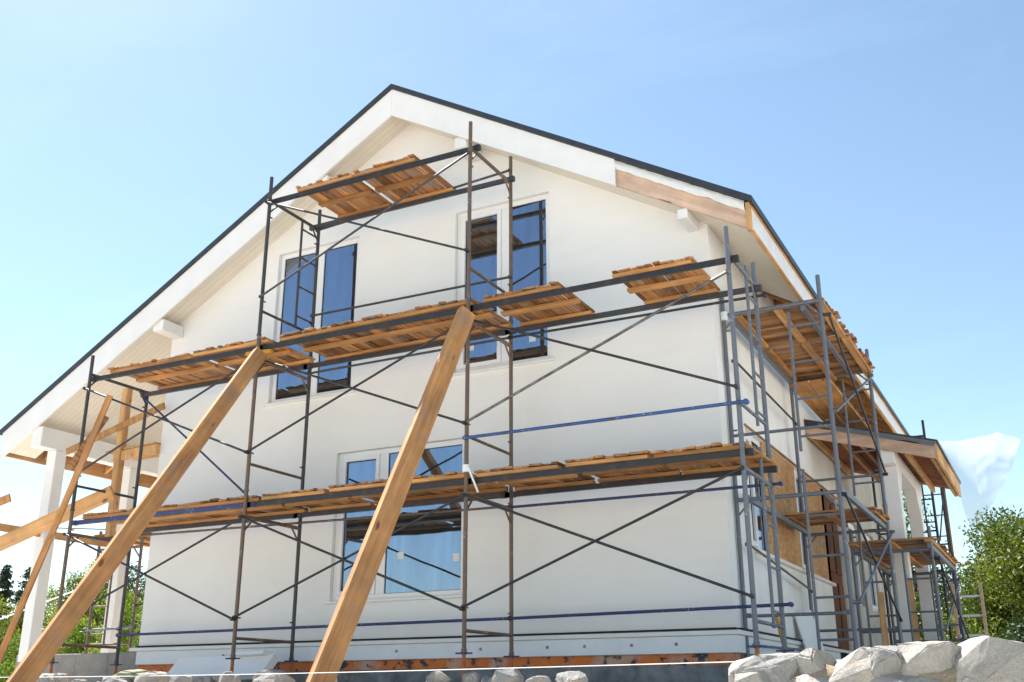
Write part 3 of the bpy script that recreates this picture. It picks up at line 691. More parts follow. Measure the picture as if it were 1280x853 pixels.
for lev, xa, xb in ((1, XA, XB), (1, XB, XC), (1, XC, XD), (2, XA, XB), (2, XB, XC), (2, XC, XD), (3, XB, XC)):
    for y in (YO+0.075, YI-0.075):
        mt = (M['black'] if y < 10 else M['steel']) if not (lev == 1 and xa == XA and y < 10) else M['blue']
        if lev == 1 and xa == XC: mt = M['black']
        ledger(front, (xa-0.06 if xa != XA else xa+0.0, y, ZL[lev]), (xb+0.06, y, ZL[lev]), mt)
mb = MB(); mb.tube((XC, YO, 2.27), (XC, YO, 2.35), 0.042, n=12); mb.tube((XC+0.04, YO-0.02, 2.31), (XC+0.13, YO+0.03, 2.05), 0.012); mb.build('tape_wrap', M['tape'], front)
mb = MB(); mb.bar((XB-0.2, YO+0.03, ZL[2]-0.07), (XB+0.2, YO+0.03, ZL[2]-0.09), 0.05, 0.05); mb.build('strap', M['ochre'], front)

def deck(a0, a1, b0, b1, z, axis, label, group, sag=0.0, z2=None):
    """plank panel: a runs along the scaffold (axis x or y), the boards lie across it (b)"""
    z2 = z if z2 is None else z2
    org = (((a0+a1)/2, (b0+b1)/2, z) if axis == 'x' else ((b0+b1)/2, (a0+a1)/2, z))
    t_ = thing('deck_panel', org, label, 'plank deck', group)
    pl_ = MB(); a = a0
    def P(a, b, zz): return Vector((a, b, zz)) if axis == 'x' else Vector((b, a, zz))
    while a < a1-0.03:
        w_ = random.choice((0.06, 0.075, 0.09, 0.1, 0.115, 0.125, 0.15)); w_ = min(w_, a1-a)
        j0, j1 = random.uniform(-0.035, 0.025), random.uniform(-0.025, 0.05)
        zz = z+(z2-z)*((a-a0)/(a1-a0)); th = 0.022+random.uniform(-0.002, 0.004)
        c = P(a+w_/2-0.002, (b0+j0+b1+j1)/2, zz+0.052+random.choice((0, 0, 0.003, 0.006, 0.013)))
        rot = random.uniform(-0.012, 0.012); tl = random.uniform(-0.04, 0.04)
        bx_ = P(rot, 1, 0)-P(0, 0, 0); ax_ = P(1, -rot, tl)-P(0, 0, 0)
        pl_.obox(c, ax_*(w_/2-random.choice((0.001, 0.002, 0.003, 0.004, 0.009))), bx_*((b1+j1-b0-j0)/2), V(0, 0, th/2), 0.003)
        a += w_
    pl_.build('planking', M['deckY' if axis == 'x' else 'deckX'], t_)
    for f, w_ in ((0.055, 0.1), (0.5, 0.09), (0.945, 0.1)):
        b = b0+(b1-b0)*f; m = MB()
        e0 = random.uniform(-0.02, 0.03); e1 = random.uniform(-0.03, 0.02)
        m.bar(P(a0+e0, b, z+0.02), P(a1+e1, b, z2+0.02), w_, 0.038, ch=0.003)
        m.build('batten', M['battenX' if axis == 'x' else 'battenY'], t_)
    return t_
g1 = 'plank deck panels on the lowest front level'; g2 = 'plank deck panels on the middle front level'; g3 = 'plank deck panels on the top front level'
yb0, yb1 = YO+0.02, YI-0.02
zt = lambda l: ZL[l]+0.0295
deck(-11.28, -8.34, yb0, yb1, zt(1), 'x', 'plank deck at the far left end of the lowest front level, over a blue ledger', g1, z2=zt(1)-0.005)
deck(-8.30, -7.36, yb0, yb1, zt(1), 'x', 'short plank deck on the lowest front level, between the two timber props', g1)
deck(-7.31, -5.50, yb0, yb1, zt(1)+0.012, 'x', 'plank deck on the lowest front level crossing the ground-floor window', g1)
deck(-5.38, -4.42, yb0, yb1, zt(1), 'x', 'short plank deck on the lowest front level, just right of the pole with white tape', g1)
deck(-4.33, -3.42, yb0, yb1, zt(1)+0.006, 'x', 'plank deck on the lowest front level, second from the house corner', g1)
deck(-3.40, -2.44, yb0, yb1, zt(1), 'x', 'plank deck on the lowest front level reaching the house corner', g1)
deck(-11.14, -9.66, yb0, yb1, zt(2), 'x', 'plank deck at the far left end of the middle front level, under the roof', g2)
deck(-9.62, -8.40, yb0, yb1, zt(2)+0.018, 'x', 'plank deck on the middle front level beside the top of the left timber prop', g2)
deck(-8.20, -5.46, yb0, yb1, zt(2), 'x', 'long plank deck on the middle front level under the two-pane left upper window', g2, z2=zt(2)+0.02)
deck(-5.30, -4.36, yb0, yb1, zt(2), 'x', 'short plank deck on the middle front level in front of the right upper window', g2)
deck(-3.74, -2.86, yb0, yb1, zt(2), 'x', 'short plank deck alone on the middle front level near the house corner', g2)
deck(-8.10, -7.24, yb0, yb1, zt(3), 'x', 'left plank deck of the two on the top level beneath the gable', g3)
deck(-7.20, -6.28, yb0, yb1, zt(3), 'x', 'right plank deck of the two on the top level beneath the gable', g3)

# side scaffold along the right wall
sx0, sx1 = -2.97, -1.93
side = thing('scaffolding', (-2.45, 13, 0.06), 'blue-grey steel scaffolding along the right side wall with a high deck under the eave', 'scaffolding')
for y, xo, xi in ((11.2, -1.93, -3.035), (14.2, -1.90, -2.96)):
    frame(side, (xo, y), (xi, y), 0.38, 2.33, M['grey'], True, 'p', M['grey'], (0.38, 2.3))
    frame(side, (xo, y), (xi, y), 2.33, 4.48, M['grey'], None, 'p', M['grey'], (2.5, 4.1))
for x in (-2.93, -2.12): ledger(side, (x, 11.22, 4.118), (x, 14.25, 4.108), M['grey'])
for x in (-2.93, -1.93):
    ledger(side, (x, 11.2, 2.06), (x, 14.25, 2.06), M['grey'])
brace(side, (-1.91, 11.2, 2.9), (-1.9, 14.2, 4.1), M['grey'], off=(0.035, 0, 0)); brace(side, (-1.91, 11.2, 4.0), (-1.9, 14.2, 2.75), M['black'], off=(0.06, 0, 0))
brace(side, (-1.91, 11.2, 2.0), (-1.9, 14.2, 0.9), M['black'], off=(0.035, 0, 0)); brace(side, (-1.91, 11.2, 0.9), (-1.9, 14.2, 2.0), M['grey'], off=(0.06, 0, 0))
brace(side, (-2.97, 11.2, 3.62), (-2.96, 14.2, 3.55), M['black'], off=(0.035, 0, 0), name='tie_tube'); brace(side, (-2.97, 11.2, 1.55), (-2.96, 14.2, 1.30), M['rusty'], off=(0.035, 0, 0), name='tie_tube')
brace(side, (-2.97, 11.2, 0.50), (-2.96, 14.2, 0.55), M['grey'], off=(0.035, 0, 0), name='tie_tube')
mb = MB(); mb.tube((-3.02, 11.2, 4.12), (-3.02, 11.2, 4.22), 0.045, n=12); mb.build('tape_wrap', M['tape'], side)
gs = 'plank decks along the right side wall'
deck(11.24, 12.55, -2.95, -1.89, 4.154, 'y', 'near half of the high plank deck under the right eave', gs)
deck(12.60, 14.36, -2.95, -1.86, 4.146, 'y', 'far half of the high plank deck under the right eave', gs)
deck(13.25, 14.3, -3.02, -1.88, 2.112, 'y', 'small low plank deck by the boarded side window', gs)

for (x0, x1, y1_, lb) in ((-2.96, -2.70, 17.9, 'wide orange board nearest the wall, bridging from the high side deck over the canopy'), (-2.68, -2.40, 17.6, 'second wide orange board out from the wall, bridging from the high side deck')):
    m = MB(); m.box(x0, x1, 14.05, y1_, 4.075, 4.11, 0.004); tag(m.build('bridging_board', M['rawo']), lb, 'board', 'wide boards over the canopy')

# low tower in front of the entrance canopy
tower = thing('scaffolding', (-1.9, 16.2, 0.06), 'low blue-grey scaffolding tower standing before the entrance canopy posts', 'scaffolding')
for y in (14.75, 17.75):
    frame(tower, (-1.46, y), (-2.46, y), 0.38, 2.12, M['grey'], True, 'p', M['grey'], (0.45, 1.8))
for x in (-1.47, -2.44): ledger(tower, (x, 14.7, 1.86), (x, 17.8, 1.86), M['grey'])
brace(tower, (-1.44, 14.75, 0.8), (-1.44, 17.75, 1.7), M['grey'], off=(0.03, 0, 0)); brace(tower, (-1.44, 14.75, 1.7), (-1.44, 17.75, 0.8), M['black'], off=(0.055, 0, 0))
deck(14.7, 17.85, -2.5, -1.42, 1.912, 'y', 'plank deck on the low tower before the canopy posts', gs)
mb = MB(); mb.tube((-1.46, 17.75, 1.9), (-1.46, 17.75, 3.15), RT); mb.build('leg', M['rusty'], tower)
rear = thing('scaffolding', (-2.4, 21, 0.06), 'tall thin scaffolding frame far back beside the house, seen past the canopy', 'scaffolding')
for y in (20.6, 22.6):
    frame(rear, (-1.90, y), (-2.92, y), 0.3, 2.45, M['black'], True, 'p', M['black'])
    frame(rear, (-1.90, y), (-2.92, y), 2.45, 4.5 if y > 21 else 4.95, M['black'], None, 'p', M['black'])
brace(rear, (-1.9, 20.6, 2.7), (-1.9, 22.6, 3.9), M['black'], off=(0.03, 0, 0)); brace(rear, (-1.9, 20.6, 1.9), (-1.9, 22.6, 0.8), M['black'], off=(0.03, 0, 0))
# scaffold at the left end of the house
left = thing('scaffolding', (-13.2, 13.5, 0.06), 'small scaffolding under the porch roof at the left end of the house', 'scaffolding')
for y in (12.0, 14.6):
    frame(left, (-13.72, y), (-12.78, y), 0.36, 2.55, M['rusty'], True, 'p', M['rusty'])
brace(left, (-13.72, 12.0, 2.1), (-13.72, 14.6, 0.9), M['steel'], off=(-0.03, 0, 0)); brace(left, (-12.78, 12.0, 0.9), (-12.78, 14.6, 2.1), M['black'], off=(0.03, 0, 0))
brace(left, (-12.78, 12.0, 1.35), (-12.78, 14.6, 1.9), M['black'], off=(0.03, 0, 0)); brace(left, (-13.72, 12.0, 1.0), (-12.78, 12.0, 1.02), M['grey'], 0.02, name='tie_tube')
deck(11.9, 14.7, -13.75, -12.7, 2.42, 'y', 'plank deck under the porch roof at the left end of the house', None)

# ------------------------------------------------------------------ timber props
def timber(name, a, b, face, w, t_, mat, label, cat, group=None, round_top=0.0):
    """straight timber from a (foot) to b (head), its wide face turned to the direction `face`"""
    a = Vector(a); b = Vector(b); d = (b-a); L = d.length; z = d.normalized()
    y = (Vector(face)-z*Vector(face).dot(z)).normalized(); x = y.cross(z).normalized()
    n = 10; m = MB(); rg = random.random()
    # slightly irregular long box in local coordinates
    vs = []; fs = []
    for i in range(n+1):
        s = i/n; o = 0.004*noise.noise(V(s*3, rg*9, 0)); wk = w/2*(1+0.015*noise.noise(V(s*6, rg, 2)))
        for (p, q) in ((-1, -1), (1, -1), (1, 1), (-1, 1)): vs.append((p*wk+o, q*t_/2, s*L))
    for i in range(n):
        for k in range(4): fs.append((i*4+k, i*4+(k+1) % 4, (i+1)*4+(k+1) % 4, (i+1)*4+k))
    fs += [(3, 2, 1, 0), tuple(n*4+k for k in range(4))]
    m.add(vs, fs, False, 0.5)
    me_o = m.build(name, mat, None, (0, 0, 0))
    bm = bmesh.new(); bm.from_mesh(me_o.data)
    es = [e for e in bm.edges if e.calc_face_angle(0) > 0.6]
    bmesh.ops.bevel(bm, geom=es, offset=0.006, segments=2, affect='EDGES'); bm.to_mesh(me_o.data); bm.free()
    me_o.matrix_world = Matrix((x, y, z)).transposed().to_4x4(); me_o.location = a; ORI[me_o] = a
    return tag(me_o, label, cat, group)
gp = 'timber props leaning on the front scaffolding'
cam_dir = V(0.86, -0.51, 0.0)
def ext(a, b, zto):
    a = Vector(a); b = Vector(b); k = (a.z-zto)/(b.z-a.z); return a-(b-a)*k
PR0, PR1 = V(-5.265, 6.90, 0.105), V(-5.43, 9.40, 4.045)
PL0, PL1 = V(-7.49, 5.95, 0.125), V(-8.36, 9.40, 4.015)
timber('timber_prop', ext(PR0, PR1, 0.0), PR1, cam_dir, 0.195, 0.10, M['prop'], 'long pine timber prop leaning steeply, in front of the ground-floor window', 'timber prop', gp)
timber('timber_prop', ext(PL0, PL1, -0.12), PL1, V(0.92, -0.39, 0.0), 0.175, 0.10, M['prop'], 'long pine timber prop leaning at a slant across the left end of the wall', 'timber prop', gp)

# loose timber at the left
gt = 'loose boards at the left end of the house'
timber('plank', (-14.2, 9.95, 1.87), (-11.35, 10.05, 2.66), (0.5, -0.9, -0.3), 0.20, 0.04, M['rawz'], 'broad yellow plank rising to a dark sawn end at the left pole', 'plank', gt)
pk = bpy.data.objects['plank']; m = MB(); d_ = (V(-11.35, 10.05, 2.66)-V(-14.2, 9.95, 1.87)).normalized(); q_ = V(-11.35, 10.05, 2.66)
yy = (V(0.5, -0.9, -0.3)-d_*V(0.5, -0.9, -0.3).dot(d_)).normalized(); xx = yy.cross(d_)
m.obox(q_+d_*0.006-d_*0.03, xx*0.103, yy*0.0225, d_*0.04); e_ = m.build('painted_end', M['gap']); e_.parent = pk; e_.matrix_parent_inverse = pk.matrix_world.inverted()
timber('board', (-11.9, 9.0, 0.2), (-10.92, 9.42, 3.82), (0.5, -0.9, 0), 0.085, 0.03, M['prop'], 'thin board leaning up against the outer left scaffold pole', 'board', gt)
timber('board', (-11.40, 9.32, 2.85), (-10.98, 9.45, 3.55), (0.5, -0.9, 0), 0.10, 0.03, M['deckX'], 'short dark board lashed along the thin leaning board', 'board', gt)
tie((XA+0.1, 10.84, 2.19), (-12.55, 10.84, 2.19), M['steel'], off=(0, 0, 0), r=0.022)
timber('wooden_post', (-12.2, 10.84, 2.212), (-12.2, 10.84, 4.45), (0, -1, 0), 0.11, 0.11, M['rawz'], 'orange timber post propping the porch ceiling', 'post')
timber('plank', (-13.2, 10.7, 3.55), (-11.3, 10.75, 4.05), (0.3, -0.9, 0), 0.10, 0.03, M['battenX'], 'grey-brown plank nailed slanting across the porch under the ceiling', 'plank', gt)
timber('wooden_rail', (-13.66, 8.6, 2.36), (-13.66, 12.2, 2.36), (1, 0, 0), 0.11, 0.04, M['rawz'], 'orange wooden rail between the white porch posts', 'rail')
timber('board', (-15.6, 9.6, 2.1), (-13.52, 10.1, 2.78), (0.5, -0.9, 0), 0.12, 0.03, M['battenX'], 'weathered board end at the left edge beyond the porch post', 'board', gt)
mb = MB(); mb.obox((-12.0, 11.15, 3.52), (0.5, 0, 0.02), (0, 0.32, 0.0), (0, 0, 0.012)); p_ = mb.build('shelf_board', M['osb']); tag(p_, 'plywood shelf board fixed under the porch ceiling', 'board')
mb = MB(); mb.bar((-12.3, 10.83, 3.40), (-11.48, 10.86, 3.44), 0.05, 0.14); b_ = mb.build('shelf_bearer', M['rawz'], p_)
mb = MB(); mb.path([(-18, 14, 3.2), (-13.0, 14.5, 2.8)], 0.012); tag(mb.build('cable', M['black']), 'thin black cable running out past the porch posts', 'cable')
mb = MB(); mb.path([(-16.5, 12.5, 1.3), (-13.9, 12.4, 1.85)], 0.012); tag(mb.build('hose', M['string']), 'thin white hose rising past the left porch post', 'hose')

# ------------------------------------------------------------------ plastic sheet at the canopy
mb = MB(); nu, nv = 56, 56; vs = []; fs = []
def free_edge(v):
    P = [V(-0.25, 16.05, 3.44), V(-0.42, 16.1, 3.06), V(-0.70, 16.15, 2.60), V(-0.90, 16.25, 2.40), V(-1.08, 16.45, 2.26)]
    k = min(3, int(v*4)); t_ = v*4-k; return P[k]*(1-t_)+P[k+1]*t_
for j in range(nv+1):
    for i in range(nu+1):
        u, v = i/nu, j/nv
        A = V(cx1+0.022, cy0-0.01+1.75*v, cz(cx1)-0.03-0.02*v)
        p = A*(1-u)+free_edge(v)*u
        p.z += (0.04*sin(pi*u)-0.05*sin(2.3*pi*u)+0.05*noise.noise(V(u*6, 1, 4)))*(1-v)*u-0.16*sin(pi*u)*v*(1-v)
        fold = 0.10*abs(sin(v*8+u*2.2))*u+0.05*abs(noise.noise(V(u*5, v*9, 6)))*u+0.07*noise.noise(V(u*2.5, v*5, 3))*u+0.02*noise.noise(V(u*8, v*14, 1))
        p += V(0.35, -0.9, 0.1)*fold+V(0, 0, 0.05*noise.noise(V(v*6, 2, 9))*u)
        vs.append(p)
for j in range(nv):
    for i in range(nu): fs.append((j*(nu+1)+i, j*(nu+1)+i+1, (j+1)*(nu+1)+i+1, (j+1)*(nu+1)+i))
mb.add(vs, fs, True)
# strip lying along the canopy's front edge
vs = []; fs = []
for i in range(41):
    x = XR+0.2+(cx1-XR-0.2)*i/40
    for j in range(4):
        drop = 0.04+0.30*max(0, noise.noise(V(x*1.5, 2, 0))*0.7+0.05+0.35*(x-XR)/1.8)*0.8; vs.append((x, cy0-0.026-0.012*j*(j > 0)-0.01*noise.noise(V(x*9, j, 1)), cz(x)-0.03-drop*j/3))
for i in range(40):
    for j in range(3): fs.append((i*4+j, i*4+j+1, (i+1)*4+j+1, (i+1)*4+j))
mb.add(vs, fs, True)
tag(mb.build('plastic_sheet', M['sheet'], recalc=False), 'clear plastic sheet flapping in the wind off the entrance canopy', 'plastic sheet')

# ------------------------------------------------------------------ stones
def rock(mb, c, r, seed, sub=2, rot=0.0, rnd=None, flat=0.0):
    """angular stone: convex hull of scattered points, softened and roughened"""
    rs = random.Random(seed); bm = bmesh.new()
    for i in range(34):
        d = Vector((rs.gauss(0, 1), rs.gauss(0, 1), rs.gauss(0, 1))).normalized()
        q = max(abs(d.x), abs(d.y), abs(d.z)); d = d*(0.35+0.65/q*0.8)*rs.uniform(0.86, 1.04)
        bm.verts.new(d)
    h = bmesh.ops.convex_hull(bm, input=bm.verts)
    bmesh.ops.delete(bm, geom=[v for v in bm.verts if not v.link_faces], context='VERTS')
    bmesh.ops.bevel(bm, geom=list(bm.edges), offset=0.05, segments=2, affect='EDGES', clamp_overlap=True)
    bmesh.ops.triangulate(bm, faces=bm.faces)
    for k in range(sub): bmesh.ops.subdivide_edges(bm, edges=bm.edges, cuts=1, use_grid_fill=True)
    cr, sr = cos(rot), sin(rot); vs = []
    bm.verts.index_update(); ext_ = [max(abs(v.co[k]) for v in bm.verts) for k in range(3)]; zt0 = max(v.co.z for v in bm.verts)/ext_[2]
    for v in bm.verts: v.co = V(v.co.x/ext_[0], v.co.y/ext_[1], v.co.z/ext_[2])
    for v in bm.verts:
        p = v.co.copy(); nn = noise.fractal(p*2.1+V(seed*3.1, 0, 0), 0.9, 2.1, 4)*0.05+noise.fractal(p*9+V(seed*1.7, 5, 0), 0.8, 2.2, 3)*0.014
        p = p*(1+nn); x, y, z = p.x*r[0], p.y*r[1], p.z*r[2]
        vs.append((c[0]+x*cr-y*sr, c[1]+x*sr+y*cr, c[2]+z))
    mb.add(vs, [[v.index for v in f.verts] for f in bm.faces], False, rnd if rnd is not None else rs.random()); bm.free()

# stone wall at the right: stones bedded in ochre mortar
sw = MB(); mort = MB()
rs = random.Random(11)
tops = [(-1.50, 0.20, 0.17, 0.225), (-1.265, 0.10, 0.13, 0.245), (-1.03, 0.18, 0.17, 0.245), (-0.86, 0.09, 0.10, 0.25), (-0.67, 0.15, 0.17, 0.265), (-0.36, 0.20, 0.19, 0.285), (-0.04, 0.20, 0.19, 0.31), (0.33, 0.2, 0.19, 0.31), (0.68, 0.2, 0.2, 0.30), (1.0, 0.22, 0.2, 0.29), (1.4, 0.24, 0.2, 0.3)]
for i, (x, rx, rz_, top) in enumerate(tops):
    rock(sw, (x, 6.02+rs.uniform(-0.03, 0.03), top-rz_*0.97), (rx*1.13, 0.2, rz_), 100+i, 2, rs.uniform(-0.25, 0.25))
for i in range(26):
    x = -1.6+i*0.125; rock(sw, (x, 6.17+rs.uniform(-0.03, 0.04), 0.09+0.03*(x+1.6)+rs.uniform(-0.02, 0.03)), (rs.uniform(0.07, 0.12), 0.1, rs.uniform(0.07, 0.10)), 500+i, 1, rs.uniform(-1, 1))
z = -0.06
while z > -1.5:
    x = -1.7+rs.uniform(0, 0.15)
    while x < 1.6:
        rx = rs.uniform(0.12, 0.24); rock(sw, (x+rx, 5.97+rs.uniform(-0.03, 0.03), z+rs.uniform(-0.03, 0.03)), (rx*1.06, 0.2, 0.17), int(1000+x*77+z*991), 1, rs.uniform(-0.2, 0.2)); x += rx*1.9
    z -= 0.25
wl = sw.build('stone_wall', M['stone'])
tag(wl, 'pale rough stone wall with ochre mortar, sunlit along its top, at the lower right corner', 'stone wall')
vs = []; fs = []; n = 80
for i in range(n+1):
    x = -1.62+3.3*i/n; zt_ = 0.135+0.05*noise.noise(V(x*7, 0, 0))+0.05*(x+1.6)/2
    ring = [(x, 5.85+0.02*noise.noise(V(x*9, 1, 0)), -1.6), (x, 5.85+0.03*noise.noise(V(x*9, 3, 0)), zt_-0.05), (x, 5.92, zt_), (x, 6.12, zt_), (x, 6.2, -1.6)]
    vs += ring
for i in range(n):
    for j in range(4): fs.append((i*5+j, i*5+j+1, (i+1)*5+j+1, (i+1)*5+j))
mort.add(vs, fs, True, 0.5); mort.build('mortar_bed', M['mortar'], wl)

# loose stones along the foot of the house
gr = 'broken stones heaped in front of the house'
rs = random.Random(5)
px = [(-9.9, 7.3), (-9.45, 7.5), (-9.0, 7.6), (-8.7, 7.2), (-8.35, 7.7), (-8.05, 7.4), (-7.75, 7.65), (-7.3, 7.5), (-6.85, 7.6), (-6.4, 7.55), (-6.05, 7.3), (-5.6, 7.5), (-4.25, 7.5), (-3.9, 7.45), (-3.3, 7.3), (-4.45, 7.35), (-4.05, 7.6), (-3.65, 7.5), (-4.6, 7.55), (-10.4, 8.4), (-9.7, 8.5), (-9.2, 8.5), (-8.8, 8.45), (-7.95, 8.5), (-7.0, 8.4), (-10.9, 8.6), (-11.2, 9.0)]
px += [(rs.uniform(-10.6, -6.9), rs.uniform(6.9, 8.6)) for _ in range(9)]+[(rs.uniform(-5.0, -2.6), rs.uniform(6.9, 8.0)) for _ in range(2)]
for i, (x, y) in enumerate(px):
    zv = {0: 0.0}.get(0); line = y*(0.0155 if x > -6 else 0.019)   # just tall enough to show over the bank
    topz = line+rs.uniform(0.0, 0.075)
    h = topz-gz(x, y)+0.03
    m = MB(); rock(m, (x, y, gz(x, y)+h*0.46), ((lambda q: (q, q*rs.uniform(0.7, 1.0), h*0.52))(rs.choice((0.06, 0.08, 0.1, 0.13, 0.17)))), 300+i, 2, rs.uniform(0, 3))
    tag(m.build('broken_stone', M['rubble']), 'rough broken pale stone lying in the rubble at the foot of the house', 'stone', gr)
# olive sack, white foam panels, string, stakes, bucket, boards
m = MB(); rock(m, (-9.15, 8.75, 0.17), (0.36, 0.2, 0.125), 77, 2, 0.2); tag(m.build('sack', M['sack']), 'olive green sack slumped on the rubble near the left corner', 'sack')
m = MB(); m.obox((-9.22, 10.12, 0.335), (0.76, 0.0, 0.014), (0.04, 0.07, 0.115), (0, -0.05, 0.030), 0.004); tag(m.build('foam_panel', M['foam']), 'large white foam panel lying tilted at the foot of the front wall', 'foam panel')
m = MB(); m.obox((-8.75, 10.13, 0.487), (0.24, 0.0, 0.006), (0, 0.10, -0.012), (0, 0.003, 0.02), 0.004); tag(m.build('foam_panel', M['foam']), 'small white foam offcut lying on the large foam panel', 'foam panel')
m = MB(); pts = [(-10.6+8.9*i/20, 7.1-0.9*i/20, 0.197-0.006*i/20-0.024*sin(pi*i/20)) for i in range(21)]; m.path(pts, 0.0026, 6); tag(m.build('string_line', M['string']), 'white mason string line stretched low across the front of the house', 'string')
m = MB(); m.tube((-10.6, 7.1, 0.0), (-10.6, 7.1, 0.215), 0.012); m.build('peg', M['rusty'], bpy.data.objects['string_line'])
timber('wooden_stake', (-2.03, 13.8, 0.06), (-2.02, 13.8, 1.22), (0.2, -1, 0), 0.075, 0.03, M['rawz'], 'pale wooden stake standing between the side scaffold poles', 'stake', 'wooden stakes behind the stone wall')
timber('wooden_stake', (-1.78, 14.9, 0.06), (-1.80, 14.9, 1.48), (0.2, -1, 0), 0.075, 0.03, M['rawz'], 'taller wooden stake in front of the canopy post', 'stake', 'wooden stakes behind the stone wall')
timber('white_board', (-2.78, 13.9, 0.08), (-2.98, 13.75, 1.0), (1, -0.35, 0.2), 0.42, 0.02, M['foam'], 'white board leaning against the side wall', 'board')
timber('lath', (-2.62, 11.4, 0.06), (-2.83, 11.75, 0.82), (1, -0.5, 0), 0.06, 0.02, M['ochre'], 'short ochre lath leaning by the house corner', 'lath')
m = MB(); n = 20; bt = V(-1.42, 13.4, 0.235)
prof = [(0.0, 0.06), (0.0, 0.075), (0.19, 0.095), (0.195, 0.103), (0.21, 0.103), (0.21, 0.09)]
vs = [bt+V(cos(2*pi*k/n)*r, sin(2*pi*k/n)*r, z) for z, r in prof for k in range(n)]
m.add(vs, [(i*n+k, i*n+(k+1) % n, (i+1)*n+(k+1) % n, (i+1)*n+k) for i in range(len(prof)-1) for k in range(n)]+[tuple(range(n))[::-1]], True)
bk = m.build('bucket', M['red']); tag(bk, 'small red plastic bucket behind the stone wall near the canopy posts', 'bucket')
m = MB(); m.box(-1.58, -1.26, 13.24, 13.56, 0.05, 0.233, 0.01); tag(m.build('crate', M['rawz']), 'low wooden crate under the red bucket', 'crate')
# pinkish ladder standing beyond the tower
ld = thing('ladder', (-1.5, 18.9, 0.06), 'worn pinkish wooden ladder propped upright beyond the scaffolding tower', 'ladder')
for x in (-1.62, -1.20):
    m = MB(); m.bar((x, 18.6, 0.06), (x, 18.9, 1.75), 0.05, 0.06, (0, 1, 0), 0.004); m.build('stile', M['raw'], ld)
for k in range(5):
    z = 0.3+0.31*k; m = MB(); m.bar((-1.62, 18.63+0.17*z, z), (-1.20, 18.63+0.17*z, z), 0.03, 0.035, ch=0.003); m.build('rung', M['membrane'], ld)

# ------------------------------------------------------------------ trees
def leaves(mb, centers, count, size, rs, squash=1.0):
    """leaf quads through clump volumes; tone follows a random value per leaf"""
    c = np.array([q[0] for q in centers]); r = np.array([q[1] for q in centers]); tone = np.array([q[2] for q in centers])
    wgt = r**2; wgt /= wgt.sum(); k = rs.choice(len(r), count, p=wgt)
    d = rs.normal(size=(count, 3)); d /= np.linalg.norm(d, axis=1)[:, None]
    rad = r[k]*(rs.uniform(0.0, 1, count)**0.42)*rs.uniform(0.85, 1.15, count)
    p = c[k]+d*rad[:, None]*np.array([1, 1, squash])
    a = rs.normal(size=(count, 3)); a /= np.linalg.norm(a, axis=1)[:, None]
    b = np.cross(a, rs.normal(size=(count, 3))); b /= np.linalg.norm(b, axis=1)[:, None]
    s = size*rs.uniform(0.6, 1.3, count)[:, None]
    q = np.stack([p-a*s, p-b*s*0.45, p+a*s, p+b*s*0.45], 1).reshape(-1, 3)
    base = len(mb.v); mb.v += q.tolist(); mb.rn += np.repeat(np.clip(tone[k]+rs.normal(0, 0.18, count), 0, 1), 4).tolist()
    mb.f += (np.arange(count*4).reshape(-1, 4)+base).tolist(); mb.sm += [False]*count; mb.mi += [0]*count
def tree(x, y, z0, h, rad, mat, label, group, seed, count=9000, size=0.11, nclump=34, low=0.15, name='tree', trunk=True):
    rs = np.random.RandomState(seed); root = thing(name, (x, y, z0), label, 'tree', group)
    hh = h*0.55; cz_ = z0+h*(0.5+low*0.5); cl = []
    for i in range(nclump):
        d = rs.normal(size=3); d /= np.linalg.norm(d); f = rs.uniform(0.35, 0.95)
        p = np.array([x, y, cz_])+d*f*np.array([rad, rad, h*(0.5-low*0.5)])*0.86
        cl.append((p, rad*rs.uniform(0.17, 0.34), rs.uniform(0.15, 0.85)))
    if trunk:
        tr = MB(); prev = V(x, y, z0-0.1); r0 = 0.022*h
        for i in range(6):
            nx = V(x+rs.normal()*0.06*h*0.2, y+rs.normal()*0.06*h*0.2, z0+h*0.13*(i+1)); tr.tube(prev, nx, r0*(1-i/7), r0*(1-(i+1)/7), 8, False); prev = nx
        tr.build('trunk', M['bark'], root)
        br = MB()
        for (p, r, t_) in cl[::2]:
            a = V(x, y, z0+h*rs.uniform(0.25, 0.65)); m_ = (a+Vector(p))/2+V(0, 0, -0.03*h); br.tube(a, m_, r0*0.4, r0*0.26, 6, False); br.tube(m_, Vector(p), r0*0.26, r0*0.1, 6, False)
        br.build('branch', M['bark'], root)
    cr = MB(); leaves(cr, cl, int(count*2.6), size*0.64, rs, 0.85); cr.build('crown', mat, root, recalc=False)
    return root
def conifer(x, y, z0, h, rad, label, group, seed):
    rs = np.random.RandomState(seed); root = thing('fir_tree', (x, y, z0), label, 'tree', group)
    tr = MB(); tr.tube((x, y, z0-0.1), (x, y, z0+h), 0.02*h, 0.01, 8, False); tr.build('trunk', M['bark'], root)
    cl = []
    for i in range(70):
        s = rs.uniform(0.12, 1); a = rs.uniform(0, 2*pi); rr = rad*(1-s)*rs.uniform(0.4, 1)
        cl.append((np.array([x+cos(a)*rr, y+sin(a)*rr, z0+h*s-0.12*rr]), 0.12*rad+0.28*rad*(1-s), rs.uniform(0.1, 0.9)))
    cr = MB(); leaves(cr, cl, 7000, 0.13, rs, 0.5); cr.build('crown', M['needle'], root, recalc=False)
gl = 'trees behind the left end of the house'
ZB = -1.4
conifer(-51.5, 39, ZB, 8.3, 2.3, 'dark fir tree at the far left edge', gl, 1)
conifer(-56, 44, ZB, 9.0, 2.6, 'dark fir tree standing behind the other fir at the far left', gl, 2)
tree(-47.5, 38, ZB, 7.9, 2.9, M['leafA'], 'yellow-green broadleaf tree beside the dark firs', gl, 3)
